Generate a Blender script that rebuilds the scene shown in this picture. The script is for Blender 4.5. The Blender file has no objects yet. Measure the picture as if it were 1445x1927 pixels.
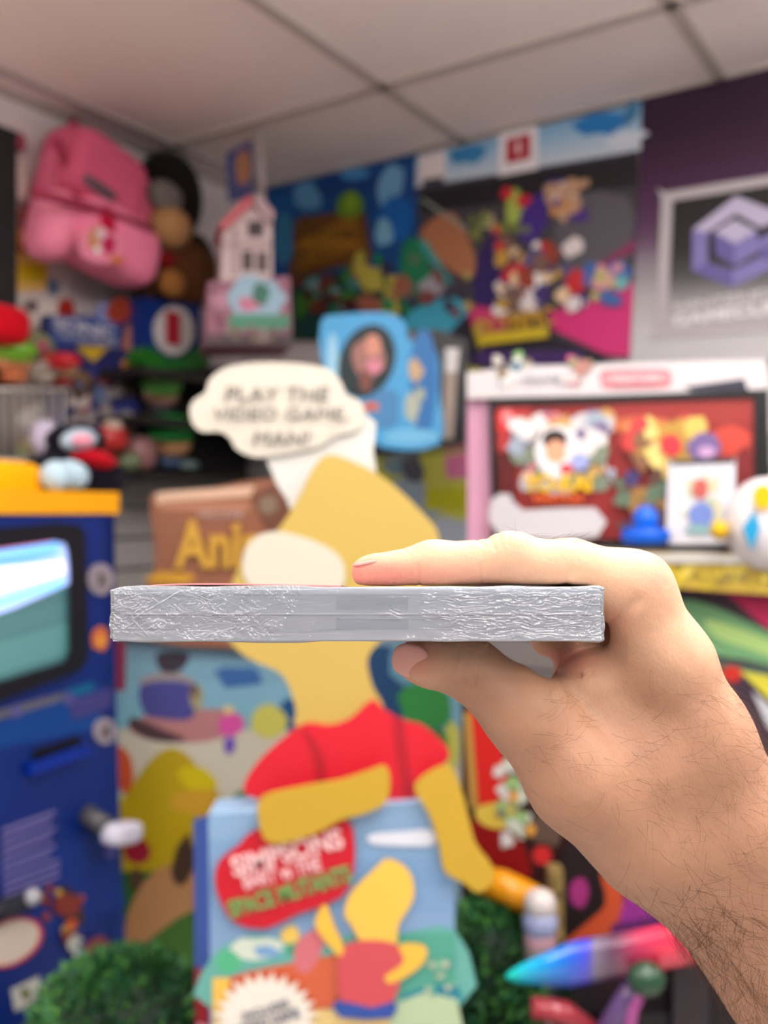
import bpy, bmesh, math, random
import numpy as np
from mathutils import Vector, Matrix
sc = bpy.context.scene
COL = sc.collection
# ------------------------------------------------------------------ camera, world, lights
F = 1820.0                      # focal length in pixels of the 1445x1927 frame
CX, CY = 722.5, 963.5
CAMZ = 1.5
cam_d = bpy.data.cameras.new('camera'); cam = bpy.data.objects.new('camera', cam_d); COL.objects.link(cam)
cam.location = (0, 0, CAMZ); cam.rotation_euler = (math.pi/2, 0, 0)
cam_d.sensor_fit = 'VERTICAL'; cam_d.sensor_height = 36.0; cam_d.sensor_width = 27.0
cam_d.lens = F/1927.0*36.0
cam_d.clip_start = 0.01; cam_d.clip_end = 50
cam_d.dof.use_dof = True; cam_d.dof.focus_distance = 0.268; cam_d.dof.aperture_fstop = 9.3
sc.camera = cam
vs = sc.view_settings
vs.view_transform = 'Standard'; vs.look = 'None'; vs.gamma = 1.0; vs.use_curve_mapping = False
vs.exposure = 0.18
w = bpy.data.worlds.new('world'); sc.world = w; w.use_nodes = True
w.node_tree.nodes['Background'].inputs[0].default_value = (0.93, 0.95, 1.0, 1)
w.node_tree.nodes['Background'].inputs[1].default_value = 0.34
CEIL = CAMZ + 0.905

def area(name, loc, size, power, color=(1, 0.985, 0.965), aim=None):
    l = bpy.data.lights.new(name, 'AREA'); l.shape = 'RECTANGLE'; l.size = size[0]; l.size_y = size[1]
    l.energy = power; l.color = color
    o = bpy.data.objects.new(name, l); COL.objects.link(o); o.location = loc
    if aim is not None:
        o.rotation_euler = (Vector(aim)-Vector(loc)).to_track_quat('-Z', 'Y').to_euler()
    return o
# added area lights under unseen ceiling lamps, over and behind the photographer
LAMPS = [(0.35, 0.50, 5.5), (-0.95, 0.2, 2), (0.45, -1.5, 0.5), (1.7, 0.3, 4)]
for x_, y_, e_ in LAMPS: area('added_ceiling_light', (x_, y_, CEIL-0.20), (0.56, 1.15), e_)

# small bright spots added behind the photographer for glints on the wrap
SPOTS = [(-0.45, -0.55), (0.12, -0.95), (0.62, -0.50), (-0.9, -1.3)]
for x_, y_ in SPOTS: area('added_glint_light', (x_, y_, CEIL-0.175), (0.07, 0.07), 1.3, aim=(0.1, 0.5, 1.3))

# ------------------------------------------------------------------ helpers
def lin(c):
    return tuple((v/255/12.92 if v/255 <= 0.04045 else ((v/255+0.055)/1.055)**2.4) for v in c[:3])
def P(px, py, Y):
    return Vector(((px-CX)/F*Y, Y, CAMZ-(py-CY)/F*Y))
UX, UY = 0.5432, 0.8396         # direction the left wall runs in (right and away)
class Plane:
    """vertical plane N.p = c; N points into the room"""
    def __init__(s, nx, ny, c):
        s.N = Vector((nx, ny, 0)); s.c = c; s.U = Vector((-ny, nx, 0)); s.Z = Vector((0, 0, 1))
    def off(s, d): return Plane(s.N.x, s.N.y, s.c+d)
    def hit(s, px, py):
        rx = (px-CX)/F; Y = s.c/(s.N.x*rx+s.N.y)
        return P(px, py, Y)
LW = Plane(UY, -UX, -1.825)
RW = Plane(-UX, -UY, -2.087)
def facing(px, Y, yaw=0):
    a = math.radians(yaw); n = (math.sin(a), -math.cos(a)); p = P(px, 963, Y)
    return Plane(n[0], n[1], n[0]*p.x+n[1]*p.y)

_m = {}
def mat(name, rgb=None, rough=0.6, metal=0.0, coat=0.0, attr=False, emit=0.0, bump=0.0, bscale=60, var=0.06, sss=0.0, sheen=0.0, spec=0.4, vscale=8.0):
    if name in _m: return _m[name]
    m = bpy.data.materials.new(name); m.use_nodes = True; nt = m.node_tree; b = nt.nodes['Principled BSDF']
    b.inputs['Roughness'].default_value = rough; b.inputs['Metallic'].default_value = metal
    b.inputs['Coat Weight'].default_value = coat; b.inputs['Coat Roughness'].default_value = 0.08
    b.inputs['Specular IOR Level'].default_value = spec
    b.inputs['Sheen Weight'].default_value = sheen
    tc = nt.nodes.new('ShaderNodeTexCoord')
    nz = nt.nodes.new('ShaderNodeTexNoise'); nz.inputs['Scale'].default_value = vscale; nz.inputs['Detail'].default_value = 4
    nt.links.new(tc.outputs['Object'], nz.inputs['Vector'])
    mr = nt.nodes.new('ShaderNodeMapRange'); mr.inputs['To Min'].default_value = 1-var; mr.inputs['To Max'].default_value = 1+var
    nt.links.new(nz.outputs['Fac'], mr.inputs['Value'])
    mx = nt.nodes.new('ShaderNodeVectorMath'); mx.operation = 'SCALE'
    if attr:
        at = nt.nodes.new('ShaderNodeAttribute'); at.attribute_name = 'Col'; nt.links.new(at.outputs['Color'], mx.inputs[0])
    else:
        mx.inputs[0].default_value = lin(rgb)
    nt.links.new(mr.outputs[0], mx.inputs['Scale']); nt.links.new(mx.outputs[0], b.inputs['Base Color'])
    if emit:
        nt.links.new(mx.outputs[0], b.inputs['Emission Color']); b.inputs['Emission Strength'].default_value = emit
    if bump:
        n2 = nt.nodes.new('ShaderNodeTexNoise'); n2.inputs['Scale'].default_value = bscale; n2.inputs['Detail'].default_value = 3
        nt.links.new(tc.outputs['Object'], n2.inputs['Vector'])
        bp = nt.nodes.new('ShaderNodeBump'); bp.inputs['Strength'].default_value = bump; bp.inputs['Distance'].default_value = 0.003
        nt.links.new(n2.outputs['Fac'], bp.inputs['Height']); nt.links.new(bp.outputs[0], b.inputs['Normal'])
    _m[name] = m; return m
PRINT = lambda: mat('printed_card', attr=True, rough=0.45, var=0.03)
GLOSSP = lambda: mat('glossy_print', attr=True, rough=0.22, coat=0.3, var=0.03)
PLUSH = lambda: mat('plush_fabric', attr=True, rough=0.95, sheen=0.04, spec=0.15, bump=0.5, bscale=300, var=0.08)
VINYL = lambda: mat('toy_plastic', attr=True, rough=0.3, var=0.03)

class MB:
    def __init__(s): s.v = []; s.f = []; s.c = []; s.sm = []
    def raw(s, vs, fs, col, smooth=False):
        b = len(s.v); s.v += [tuple(p) for p in vs]
        for f in fs: s.f.append(tuple(i+b for i in f)); s.c.append(col); s.sm.append(smooth)
    def prism(s, pts, n, t, col, front_only=False):
        """polygon pts, extruded by t against n"""
        pts = [Vector(p) for p in pts]
        e1 = sum(((pts[i]-pts[0]).cross(pts[(i+1) % len(pts)]-pts[0]) for i in range(len(pts))), Vector())
        if e1.dot(n) < 0: pts = pts[::-1]
        k = len(pts)
        if front_only: s.raw(pts, [tuple(range(k))], col); return
        bk = [p-n*t for p in pts]
        s.raw(pts+bk, [tuple(range(k)), tuple(range(2*k-1, k-1, -1))]+[(i, i+k, (i+1) % k+k, (i+1) % k) for i in range(k)], col)
    def box(s, c, ax, h, col):
        c = Vector(c); X, Y, Z = [a*k for a, k in zip(ax, h)]
        v = [c+X*i+Y*j+Z*k for i in (-1, 1) for j in (-1, 1) for k in (-1, 1)]
        s.raw(v, [(0, 1, 3, 2), (4, 6, 7, 5), (0, 4, 5, 1), (2, 3, 7, 6), (0, 2, 6, 4), (1, 5, 7, 3)], col)
    def sq(s, c, ax, h, col, e1=1.0, e2=1.0, nu=28, nv=16, fn=None):
        """superellipsoid, exponents e1 (polar, along ax[2]) and e2"""
        c = Vector(c); vs = []; sg = lambda x, e: math.copysign(abs(x)**e, x)
        for j in range(nv+1):
            ph = -math.pi/2+math.pi*j/nv
            for i in range(nu):
                th = 2*math.pi*i/nu
                x = sg(math.cos(ph), e1)*sg(math.cos(th), e2); y = sg(math.cos(ph), e1)*sg(math.sin(th), e2); z = sg(math.sin(ph), e1)
                if fn: x, y, z = fn(x, y, z)
                vs.append(c+ax[0]*(x*h[0])+ax[1]*(y*h[1])+ax[2]*(z*h[2]))
        fs = [(j*nu+i, j*nu+(i+1) % nu, (j+1)*nu+(i+1) % nu, (j+1)*nu+i) for j in range(nv) for i in range(nu)]
        s.raw(vs, fs, col, True)
    def tube(s, pts, rad, col, n=10, cap=True):
        pts = [Vector(p) for p in pts]
        if not hasattr(rad, '__len__'): rad = [rad]*len(pts)
        vs = []; a = None
        for i, p in enumerate(pts):
            d = (pts[min(i+1, len(pts)-1)]-pts[max(i-1, 0)]).normalized()
            if a is None: a = d.orthogonal().normalized()
            a = (a-d*a.dot(d)).normalized(); b = d.cross(a)
            for k in range(n):
                t = 2*math.pi*k/n; vs.append(p+(a*math.cos(t)+b*math.sin(t))*rad[i])
        fs = [(j*n+k, j*n+(k+1) % n, (j+1)*n+(k+1) % n, (j+1)*n+k) for j in range(len(pts)-1) for k in range(n)]
        if cap: fs += [tuple(range(n-1, -1, -1)), tuple(range((len(pts)-1)*n, len(pts)*n))]
        s.raw(vs, fs, col, True)
    def build(s, name, m, parent=None):
        me = bpy.data.meshes.new(name); me.from_pydata(s.v, [], s.f)
        at = me.color_attributes.new('Col', 'FLOAT_COLOR', 'CORNER'); arr = []
        for f, c in zip(s.f, s.c):
            l = lin(c) if c is not None else (0.5, 0.5, 0.5)
            arr += [l[0], l[1], l[2], 1.0]*len(f)
        at.data.foreach_set('color', arr)
        me.polygons.foreach_set('use_smooth', s.sm)
        me.materials.append(m); me.update()
        o = bpy.data.objects.new(name, me); COL.objects.link(o)
        if parent is not None: o.parent = parent; o.matrix_parent_inverse = Matrix.Translation(parent.location).inverted()
        return o
def tag(o, label, cat, group=None):
    o['label'] = label; o['category'] = cat
    if group: o['group'] = group
    return o
def thing(name, label, cat, loc, group=None):
    o = bpy.data.objects.new(name, None); COL.objects.link(o); o.location = loc; o.empty_display_size = 0.02
    return tag(o, label, cat, group)
def struct(o): o['kind'] = 'structure'; return o

def smooth(pts, k=5):
    n = len(pts); out = []
    for i in range(n):
        p0, p1, p2, p3 = pts[i-1], pts[i], pts[(i+1) % n], pts[(i+2) % n]
        for j in range(k):
            t = j/k
            out.append(tuple(0.5*((2*p1[a])+(-p0[a]+p2[a])*t+(2*p0[a]-5*p1[a]+4*p2[a]-p3[a])*t*t+(-p0[a]+3*p1[a]-3*p2[a]+p3[a])*t**3) for a in (0, 1)))
    return out
def oval(cx, cy, rx, ry, n=20, rot=0, jag=0, seed=0):
    r = random.Random(seed+int(cx*7+cy*13)); a0 = math.radians(rot); o = []
    for i in range(n):
        t = 2*math.pi*i/n; k = 1+r.uniform(-jag, jag); x = rx*k*math.cos(t); y = ry*k*math.sin(t)
        o.append((cx+x*math.cos(a0)-y*math.sin(a0), cy+x*math.sin(a0)+y*math.cos(a0)))
    return o
def rect(x0, y0, x1, y1): return [(x0, y0), (x1, y0), (x1, y1), (x0, y1)]
def clutter(x0, y0, x1, y1, pal, n, size, seed):
    r = random.Random(seed); o = []
    for i in range(n):
        s = size*r.uniform(0.4, 1.2)
        cx, cy = r.uniform(x0+s*.7, max(x0+s*.7+1, x1-s*.7)), r.uniform(y0+s*.7, max(y0+s*.7+1, y1-s*.7))
        o.append((r.choice(pal), oval(cx, cy, s*r.uniform(.5, 1), s*r.uniform(.5, 1), 9, r.uniform(0, 180), .25, i)))
    return o
def vgrad(quad, cols, n=12):
    """quad: tl,tr,br,bl in px; cols list of colours from top to bottom"""
    out = []; tl, tr, br, bl = quad
    L = lambda a, b, t: (a[0]+(b[0]-a[0])*t, a[1]+(b[1]-a[1])*t)
    for i in range(n):
        t0, t1 = i/n, (i+1)/n; tm = (i+.5)/n*(len(cols)-1); k = min(int(tm), len(cols)-2); f = tm-k
        c = tuple(cols[k][j]*(1-f)+cols[k+1][j]*f for j in range(3))
        out.append((c, [L(tl, bl, t0), L(tr, br, t0), L(tr, br, t1), L(tl, bl, t1)]))
    return out
def art(mb, pl, items, start=0.0004, step=0.00012):
    for i, (c, pts) in enumerate(items):
        q = pl.off(start+step*i); mb.prism([q.hit(*p) for p in pts], pl.N, 0, c, True)
def panel_mb(pl, outline, t, col, items=()):
    mb = MB(); mb.prism([pl.hit(*p) for p in outline], pl.N, t, col); art(mb, pl, items); return mb
def panel(name, label, cat, pl, outline, t, col, items=(), m=None, group=None, parent=None):
    o = panel_mb(pl, outline, t, col, items).build(name, m or PRINT(), parent)
    if parent is None: tag(o, label, cat, group)
    return o
def psq(mb, pl, x0, y0, x1, y1, depth, col, e1=1.0, e2=1.0, roll=0, off=0.0, **k):
    """superellipsoid filling a rectangle on the plane, standing off by off (its back touches the plane at off=0)"""
    q = pl.off(off+depth/2); a = q.hit(x0, (y0+y1)/2); b = q.hit(x1, (y0+y1)/2); t = q.hit((x0+x1)/2, y0); d = q.hit((x0+x1)/2, y1)
    c = (a+b)/2; c.z = (t.z+d.z)/2; r = math.radians(roll)
    X = pl.U*math.cos(r)-pl.Z*math.sin(r); Z = pl.U*math.sin(r)+pl.Z*math.cos(r)
    mb.sq(c, (X, pl.N, Z), ((b-a).length/2, depth/2, (t-d).length/2), col, e1, e2, **k)
def text(name, s, pl, px, py, hpx, col, parent=None, wpx=None, depth=0.0006, off=0.001, roll=0, shear=0.0, m=None, bold=0.0):
    cu = bpy.data.curves.new('t', 'FONT'); cu.body = s; cu.align_x = 'CENTER'; cu.align_y = 'CENTER'; cu.extrude = 0.02; cu.shear = shear
    cu.offset = bold
    to = bpy.data.objects.new('t', cu); COL.objects.link(to); bpy.context.view_layer.update()
    me = bpy.data.meshes.new_from_object(to.evaluated_get(bpy.context.evaluated_depsgraph_get()))
    bpy.data.objects.remove(to); bpy.data.curves.remove(cu)
    xs = [v.co.x for v in me.vertices]; ys = [v.co.y for v in me.vertices]
    w0, h0 = max(xs)-min(xs), max(ys)-min(ys); mx, my = (max(xs)+min(xs))/2, (max(ys)+min(ys))/2
    q = pl.off(off); c = q.hit(px, py); sy = (q.hit(px, py-hpx/2)-q.hit(px, py+hpx/2)).length/h0
    sx = sy if wpx is None else (q.hit(px+wpx/2, py)-q.hit(px-wpx/2, py)).length/w0
    r = math.radians(roll)
    for v in me.vertices:
        x, y = (v.co.x-mx)*sx, (v.co.y-my)*sy
        x, y = x*math.cos(r)-y*math.sin(r), x*math.sin(r)+y*math.cos(r)
        v.co = c+pl.U*x+pl.Z*y+pl.N*(v.co.z/0.02*depth)
    me.materials.clear(); me.materials.append(m or mat('ink_%d_%d_%d' % col, col, rough=0.5, var=0.02))
    o = bpy.data.objects.new(name, me); COL.objects.link(o)
    if parent is not None: o.parent = parent; o.matrix_parent_inverse = Matrix.Translation(parent.location).inverted()
    return o
Xv, Yv, Zv = Vector((1, 0, 0)), Vector((0, 1, 0)), Vector((0, 0, 1))

# ------------------------------------------------------------------ room shell
LAMP_E = 6.0
m_ceil = mat('ceiling_tile', (240, 228, 225), rough=0.95, bump=0.25, bscale=220, var=0.03)
m_bar = mat('ceiling_grid_metal', (184, 174, 167), rough=0.6)
m_wall = mat('painted_wall', (222, 212, 212), rough=0.85, bump=0.1, bscale=90)
m_floor = mat('floor_vinyl', (210, 205, 200), rough=0.5)
def uv_pt(u, n, z): return Vector((u*UX+n*UY, u*UY-n*UX, z))
def slab(name, pts, nrm, t, m):
    mb = MB(); mb.prism(pts, nrm, t, None); return struct(mb.build(name, m))
u0, u1, n0, n1 = -3.0, 2.087, -1.825, 3.0
slab('ceiling', [uv_pt(u0, n0-.1, CEIL), uv_pt(u1+.1, n0-.1, CEIL), uv_pt(u1+.1, n1, CEIL), uv_pt(u0, n1, CEIL)], Vector((0, 0, -1)), 0.05, m_ceil)
slab('floor', [uv_pt(u0, n0-.1, 0), uv_pt(u1+.1, n0-.1, 0), uv_pt(u1+.1, n1, 0), uv_pt(u0, n1, 0)], Vector((0, 0, 1)), 0.05, m_floor)
slab('wall_left', [uv_pt(u0, n0, 0), uv_pt(u1, n0, 0), uv_pt(u1, n0, CEIL), uv_pt(u0, n0, CEIL)], LW.N, 0.1, m_wall)
slab('wall_right', [uv_pt(u1, n0-.1, 0), uv_pt(u1, n1, 0), uv_pt(u1, n1, CEIL), uv_pt(u1, n0-.1, CEIL)], RW.N, 0.1, m_wall)
tn = 1
def bar(a, b, wdt=0.024):
    global tn
    d = (b-a).normalized(); s = d.cross(Zv)
    mb = MB(); mb.box((a+b)/2-Vector((0, 0, .0035)), (d, s, Zv), ((b-a).length/2, wdt/2, .0035), None)
    struct(mb.build('trim_%d' % tn, m_bar)); tn += 1
for nn in (-1.725, -1.115, -0.505, 0.105, 0.715, 1.325):
    bar(uv_pt(u0, nn, CEIL), uv_pt(u1, nn, CEIL))
for uu in (-0.75, 0.5, 1.72):
    bar(uv_pt(uu, n0, CEIL), uv_pt(uu, n1, CEIL))
bar(uv_pt(u0, n0+.012, CEIL), uv_pt(u1, n0+.012, CEIL)); bar(uv_pt(u1-.012, n0, CEIL), uv_pt(u1-.012, n1, CEIL))
# added unseen lamps: glowing diffusers hung low to brighten the ceiling
for x, y, _e in LAMPS:
    lp = thing('added_ceiling_lamp', 'white ceiling light added overhead, unseen, hung low to brighten the ceiling', 'ceiling light', (x, y, CEIL), 'added ceiling lights out of view')
    mb = MB()
    for sx in (-1, 1): mb.box((x+sx*.30, y, CEIL-.135), (Xv, Yv, Zv), (.006, .60, .012), (235, 235, 235))
    for sy in (-1, 1): mb.box((x, y+sy*.60, CEIL-.135), (Xv, Yv, Zv), (.306, .006, .012), (235, 235, 235))
    for sy in (-1, 1): mb.tube([(x, y+sy*.4, CEIL), (x, y+sy*.4, CEIL-.1)], .006, (235, 235, 235))
    mb.build('frame', mat('lamp_frame', (235, 235, 235), rough=.4), lp)
    mb = MB(); mb.sq((x, y, CEIL-.135), (Xv, Yv, Zv), (.293, .593, .05), (255, 251, 247), .25, .2, 24, 10); mb.build('diffuser', mat('lamp_diffuser', (255, 251, 247), emit=LAMP_E, var=0), lp)
for x, y in SPOTS:
    lp = thing('added_glint_spot', 'small white spotlight added unseen behind the viewer for glints on the wrap', 'spotlight', (x, y, CEIL), 'added spotlights out of view')
    dd = (Vector((.1, .5, 1.3))-Vector((x, y, CEIL-.175))).normalized(); c0 = Vector((x, y, CEIL-.175))-dd*.012
    mb = MB(); mb.tube([c0-dd*.10, c0-dd*.02, c0], [.03, .05, .055], (235, 235, 235), 16); mb.build('lamp_head', mat('lamp_frame', (235, 235, 235), rough=.4), lp)
    mb = MB(); mb.tube([(x, y, CEIL), c0-dd*.08], .008, (235, 235, 235)); mb.build('bracket', mat('lamp_frame', (235, 235, 235), rough=.4), lp)
# slatwall on the lower part of the left wall
mb = MB(); zz = 0.3
while zz < 1.62:
    mb.box(uv_pt(0.9, n0+.008, zz+.034), (Vector((UX, UY, 0)), LW.N, Zv), (1.18, .008, .034), (176, 170, 168)); zz += 0.076
mb.box(uv_pt(0.9, n0+.002, 0.96), (Vector((UX, UY, 0)), LW.N, Zv), (1.18, .002, .68), (90, 85, 84))
struct(mb.build('trim_40', PRINT()))
mb = MB(); zz = 0.3
while zz < 1.62:
    mb.box(uv_pt(u1-.008, .1, zz+.034), (Vector((UY, -UX, 0)), RW.N, Zv), (1.9, .008, .034), (176, 170, 168)); zz += 0.076
mb.box(uv_pt(u1-.002, .1, 0.96), (Vector((UY, -UX, 0)), RW.N, Zv), (1.9, .002, .68), (90, 85, 84))
struct(mb.build('trim_41', PRINT()))

# ------------------------------------------------------------------ right wall posters
q = RW.off(0.012)
# sky-blue banner
panel('banner', 'long pale blue cloud banner with a red square, right under the ceiling', 'banner', RW.off(.02),
      [(782, 296), (1206, 192), (1206, 282), (782, 352)], .006, (150, 190, 222),
      vgrad([(782, 296), (1206, 192), (1206, 282), (782, 352)], [(120, 170, 210), (165, 198, 222), (205, 215, 226)], 6) +
      [((28, 120, 190), oval(1130, 232, 55, 22, 14, -12, .2)), ((210, 222, 235), oval(1175, 262, 40, 14, 12, -12, .2)), ((50, 130, 185), oval(880, 290, 40, 18, 14, -12, .2)),
       ((60, 120, 160), oval(1185, 215, 12, 24, 12, 20, .2)), ((232, 222, 222), [(788, 296), (838, 284), (838, 340), (788, 350)]), ((50, 60, 74), [(795, 338), (835, 332), (835, 346), (795, 352)]),
       ((236, 232, 235), [(938, 252), (1012, 236), (1012, 318), (938, 332)]), ((176, 28, 50), [(952, 262), (998, 250), (998, 298), (952, 308)]), ((236, 200, 205), oval(975, 278, 5, 14))])
# sky poster with brown wooden title board
sky = thing('sky_poster', 'deep blue sky poster with a brown wooden title board and green leaf', 'poster', RW.hit(640, 600))
panel('sheet', '', '', q, [(500, 352), (784, 288), (790, 640), (508, 640)], .003, (10, 70, 135),
      [((20, 85, 150), oval(560, 390, 50, 30, 14, 0, .2)), ((90, 150, 190), oval(580, 370, 26, 28, 14, 0, .2)), ((8, 60, 125), oval(650, 345, 60, 25, 14, 0, .2)), ((70, 140, 195), oval(665, 325, 28, 12, 12, 0, .2)),
       ((110, 165, 205), oval(732, 350, 22, 45, 14, 20, .2)), ((0, 95, 175), oval(745, 410, 34, 40, 14, 0, .1)), ((120, 175, 205), oval(722, 440, 16, 26, 12, 0, .2)), ((50, 120, 165), oval(535, 450, 20, 50, 12, 0, .1)),
       ((24, 66, 62), [(508, 520), (790, 520), (790, 640), (508, 640)])] +
      clutter(540, 500, 690, 600, [(20, 110, 80), (60, 130, 130), (70, 30, 35), (110, 50, 40), (60, 120, 40), (110, 150, 150), (20, 60, 50)], 34, 22, 3) +
      clutter(665, 470, 790, 600, [(170, 140, 60), (180, 170, 70), (20, 130, 80), (50, 50, 80), (90, 110, 90), (150, 90, 70)], 26, 24, 4), parent=sky)
panel('title_board', '', '', q.off(.006), smooth([(556, 415), (600, 404), (650, 398), (680, 392), (692, 440), (694, 490), (640, 500), (590, 515), (545, 520), (552, 470)]), .004, (104, 66, 22),
      [((84, 50, 16), oval(615, 440, 48, 8, 16, -5, .2)), ((150, 100, 30), oval(615, 460, 55, 12, 16, -6, .25)), ((128, 84, 26), oval(650, 415, 28, 7, 16, -6, .2))], parent=sky)
text('title_lettering', 'ANIMAL', q.off(.01), 620, 438, 26, (180, 128, 40), sky, wpx=112, roll=8)
text('title_lettering', 'CROSSING', q.off(.01), 620, 475, 26, (176, 122, 36), sky, wpx=120, roll=8)
panel('leaf', '', '', q.off(.012), smooth([(634, 400), (640, 370), (665, 358), (682, 380), (676, 402), (655, 410)]), .003, (100, 140, 30), [((130, 165, 40), oval(660, 382, 10, 16, 12, 20, .1))], parent=sky)
# sports poster
pal = [(225, 215, 215), (200, 30, 40), (60, 40, 110), (190, 150, 60), (230, 200, 160), (120, 90, 80), (90, 80, 130), (240, 240, 240), (150, 60, 40)]
sp = thing('game_poster', 'crowded dark poster with a pink corner and yellow title, left of the purple sign', 'poster', RW.hit(1000, 680))
panel('sheet', '', '', q.off(.004), [(784, 352), (1200, 284), (1192, 672), (880, 690), (800, 650)], .003, (60, 58, 66),
      [((86, 84, 92), oval(1120, 440, 78, 90, 16, 0, .1)), ((20, 18, 26), [(790, 362), (1198, 292), (1198, 350), (792, 400)]), ((168, 108, 72), smooth([(795, 430), (850, 400), (890, 470), (890, 520), (850, 510), (800, 460)])),
       ((140, 150, 140), [(792, 376), (796, 372), (880, 430), (878, 436)]), ((18, 120, 80), smooth([(755, 470), (790, 450), (815, 520), (850, 560), (840, 600), (760, 590)])), ((60, 150, 150), [(785, 455), (800, 450), (850, 530), (842, 538)]),
       ((60, 165, 195), smooth([(770, 590), (860, 560), (880, 640), (770, 650)])), ((215, 40, 120), [(1030, 590), (1192, 530), (1192, 672), (1140, 668), (1040, 620)]), ((140, 30, 90), [(1130, 495), (1195, 450), (1195, 470), (1100, 520)]),
       ((200, 50, 110), [(870, 600), (900, 570), (960, 580), (950, 650), (880, 640)]), ((170, 190, 80), oval(968, 390, 16, 36, 14, 5, .1)), ((36, 16, 90), smooth([(905, 470), (945, 440), (958, 560), (893, 570)])),
       ((60, 30, 130), oval(1005, 410, 26, 50, 14, 20, .1)), ((50, 30, 120), oval(1050, 370, 30, 36, 14, 0, .1))] +
      clutter(880, 350, 1000, 460, [(200, 30, 50), (180, 170, 130), (210, 70, 50), (120, 130, 60)], 12, 22, 50) +
      clutter(1000, 330, 1110, 430, [(70, 40, 130), (220, 200, 190), (200, 140, 60), (190, 150, 120)], 14, 24, 51) +
      clutter(930, 440, 1110, 600, pal, 46, 26, 52) + clutter(1090, 490, 1190, 580, [(220, 150, 160), (60, 100, 170), (190, 180, 120), (110, 180, 190)], 14, 22, 53) +
      clutter(790, 500, 890, 600, [(60, 50, 70), (150, 150, 160), (180, 160, 90), (120, 60, 60)], 16, 18, 55) +
      [((18, 14, 34), [(832, 640), (880, 590), (900, 660), (1000, 620), (1150, 670), (1120, 684), (890, 690)]), ((60, 30, 100), [(900, 660), (1100, 660), (1090, 684), (890, 688)])], parent=sp)
text('title_lettering', 'OLYMPIC', q.off(.03), 965, 606, 34, (196, 150, 34), sp, wpx=150, roll=3, bold=.02)
panel('title_strip', '', '', q.off(.03), [(897, 630), (1030, 614), (1032, 634), (900, 650)], .002, (205, 180, 30), (), parent=sp)
# purple console poster
gc = thing('console_poster', 'dark purple to white poster with a framed hexagonal letter G emblem', 'poster', RW.hit(1330, 690))
qq = RW.off(.02)
panel('sheet', '', '', qq, [(1208, 186), (1600, 92), (1600, 670), (1185, 690)], .004, (50, 14, 50),
      vgrad([(1208, 186), (1600, 92), (1600, 670), (1185, 690)], [(40, 8, 44), (44, 10, 48), (58, 18, 58), (70, 26, 72), (84, 50, 84), (140, 132, 142), (178, 176, 180), (196, 196, 198), (200, 200, 202)], 26), parent=gc)
fr = panel('emblem_frame', '', '', qq.off(.008), smooth([(1250, 362), (1440, 331), (1590, 306), (1600, 320), (1600, 600), (1590, 612), (1440, 622), (1246, 634), (1236, 620), (1244, 372)], 2), .006, (190, 184, 188), (), parent=gc)
panel('emblem_ground', '', '', qq.off(.0095), [(1266, 378), (1585, 326), (1585, 598), (1256, 612)], .001, (10, 10, 12),
      vgrad([(1266, 378), (1585, 326), (1585, 598), (1256, 612)], [(8, 8, 10), (14, 14, 16), (22, 22, 25), (70, 70, 72), (150, 148, 150), (190, 188, 190)], 22), parent=gc)
LP, MP, DP = (192, 186, 216), (128, 120, 184), (100, 92, 160)
panel('emblem', '', '', qq.off(.013), rect(1380, 470, 1381, 471), .0005, DP,
      [(LP, [(1303, 432), (1385, 369), (1445, 392), (1462, 400), (1462, 414), (1432, 428), (1385, 402), (1332, 437)]),
       (MP, [(1303, 432), (1332, 437), (1331, 496), (1302, 510)]), (DP, [(1302, 510), (1331, 494), (1378, 508), (1378, 540)]), (MP, [(1378, 540), (1378, 508), (1430, 484), (1462, 500)]),
       (DP, [(1430, 484), (1462, 500), (1462, 432), (1430, 448)]), (MP, [(1398, 466), (1462, 432), (1462, 452), (1404, 482)]),
       (LP, [(1343, 436), (1382, 413), (1424, 434), (1382, 458)]), (DP, [(1343, 436), (1382, 458), (1382, 500), (1348, 480)]), (MP, [(1382, 458), (1424, 434), (1426, 474), (1382, 500)])], parent=gc)
text('maker_lettering', 'NINTENDO', qq.off(.012), 1375, 562, 16, (226, 224, 228), gc, wpx=215, roll=2)
text('console_lettering', 'GAMECUBE', qq.off(.012), 1375, 588, 24, (238, 236, 240), gc, wpx=222, roll=2, bold=.02)

# ------------------------------------------------------------------ left wall
# black upright post at the far left
pst = Plane(LW.N.x, LW.N.y, LW.c+.16)
mb = MB(); a = pst.hit(-60, 400); b = pst.hit(24, 400); c = (a+b)/2; c.z = (CAMZ-.2+2.27)/2+.05
mb.box(c, (LW.U, LW.N, Zv), ((b-a).length/2, .012, .42), None)
tag(mb.build('display_upright', mat('black_laminate', (14, 12, 18), rough=.5)), 'black upright panel cut by the left edge of the photo', 'shelf upright')
# red thing beneath it
mb = MB(); psq(mb, pst, -70, 574, 36, 650, .12, (196, 8, 30), .6, .6)
mb2 = tag(mb.build('red_cushion', PLUSH()), 'rounded red soft cushion under the black upright', 'cushion')
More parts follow.
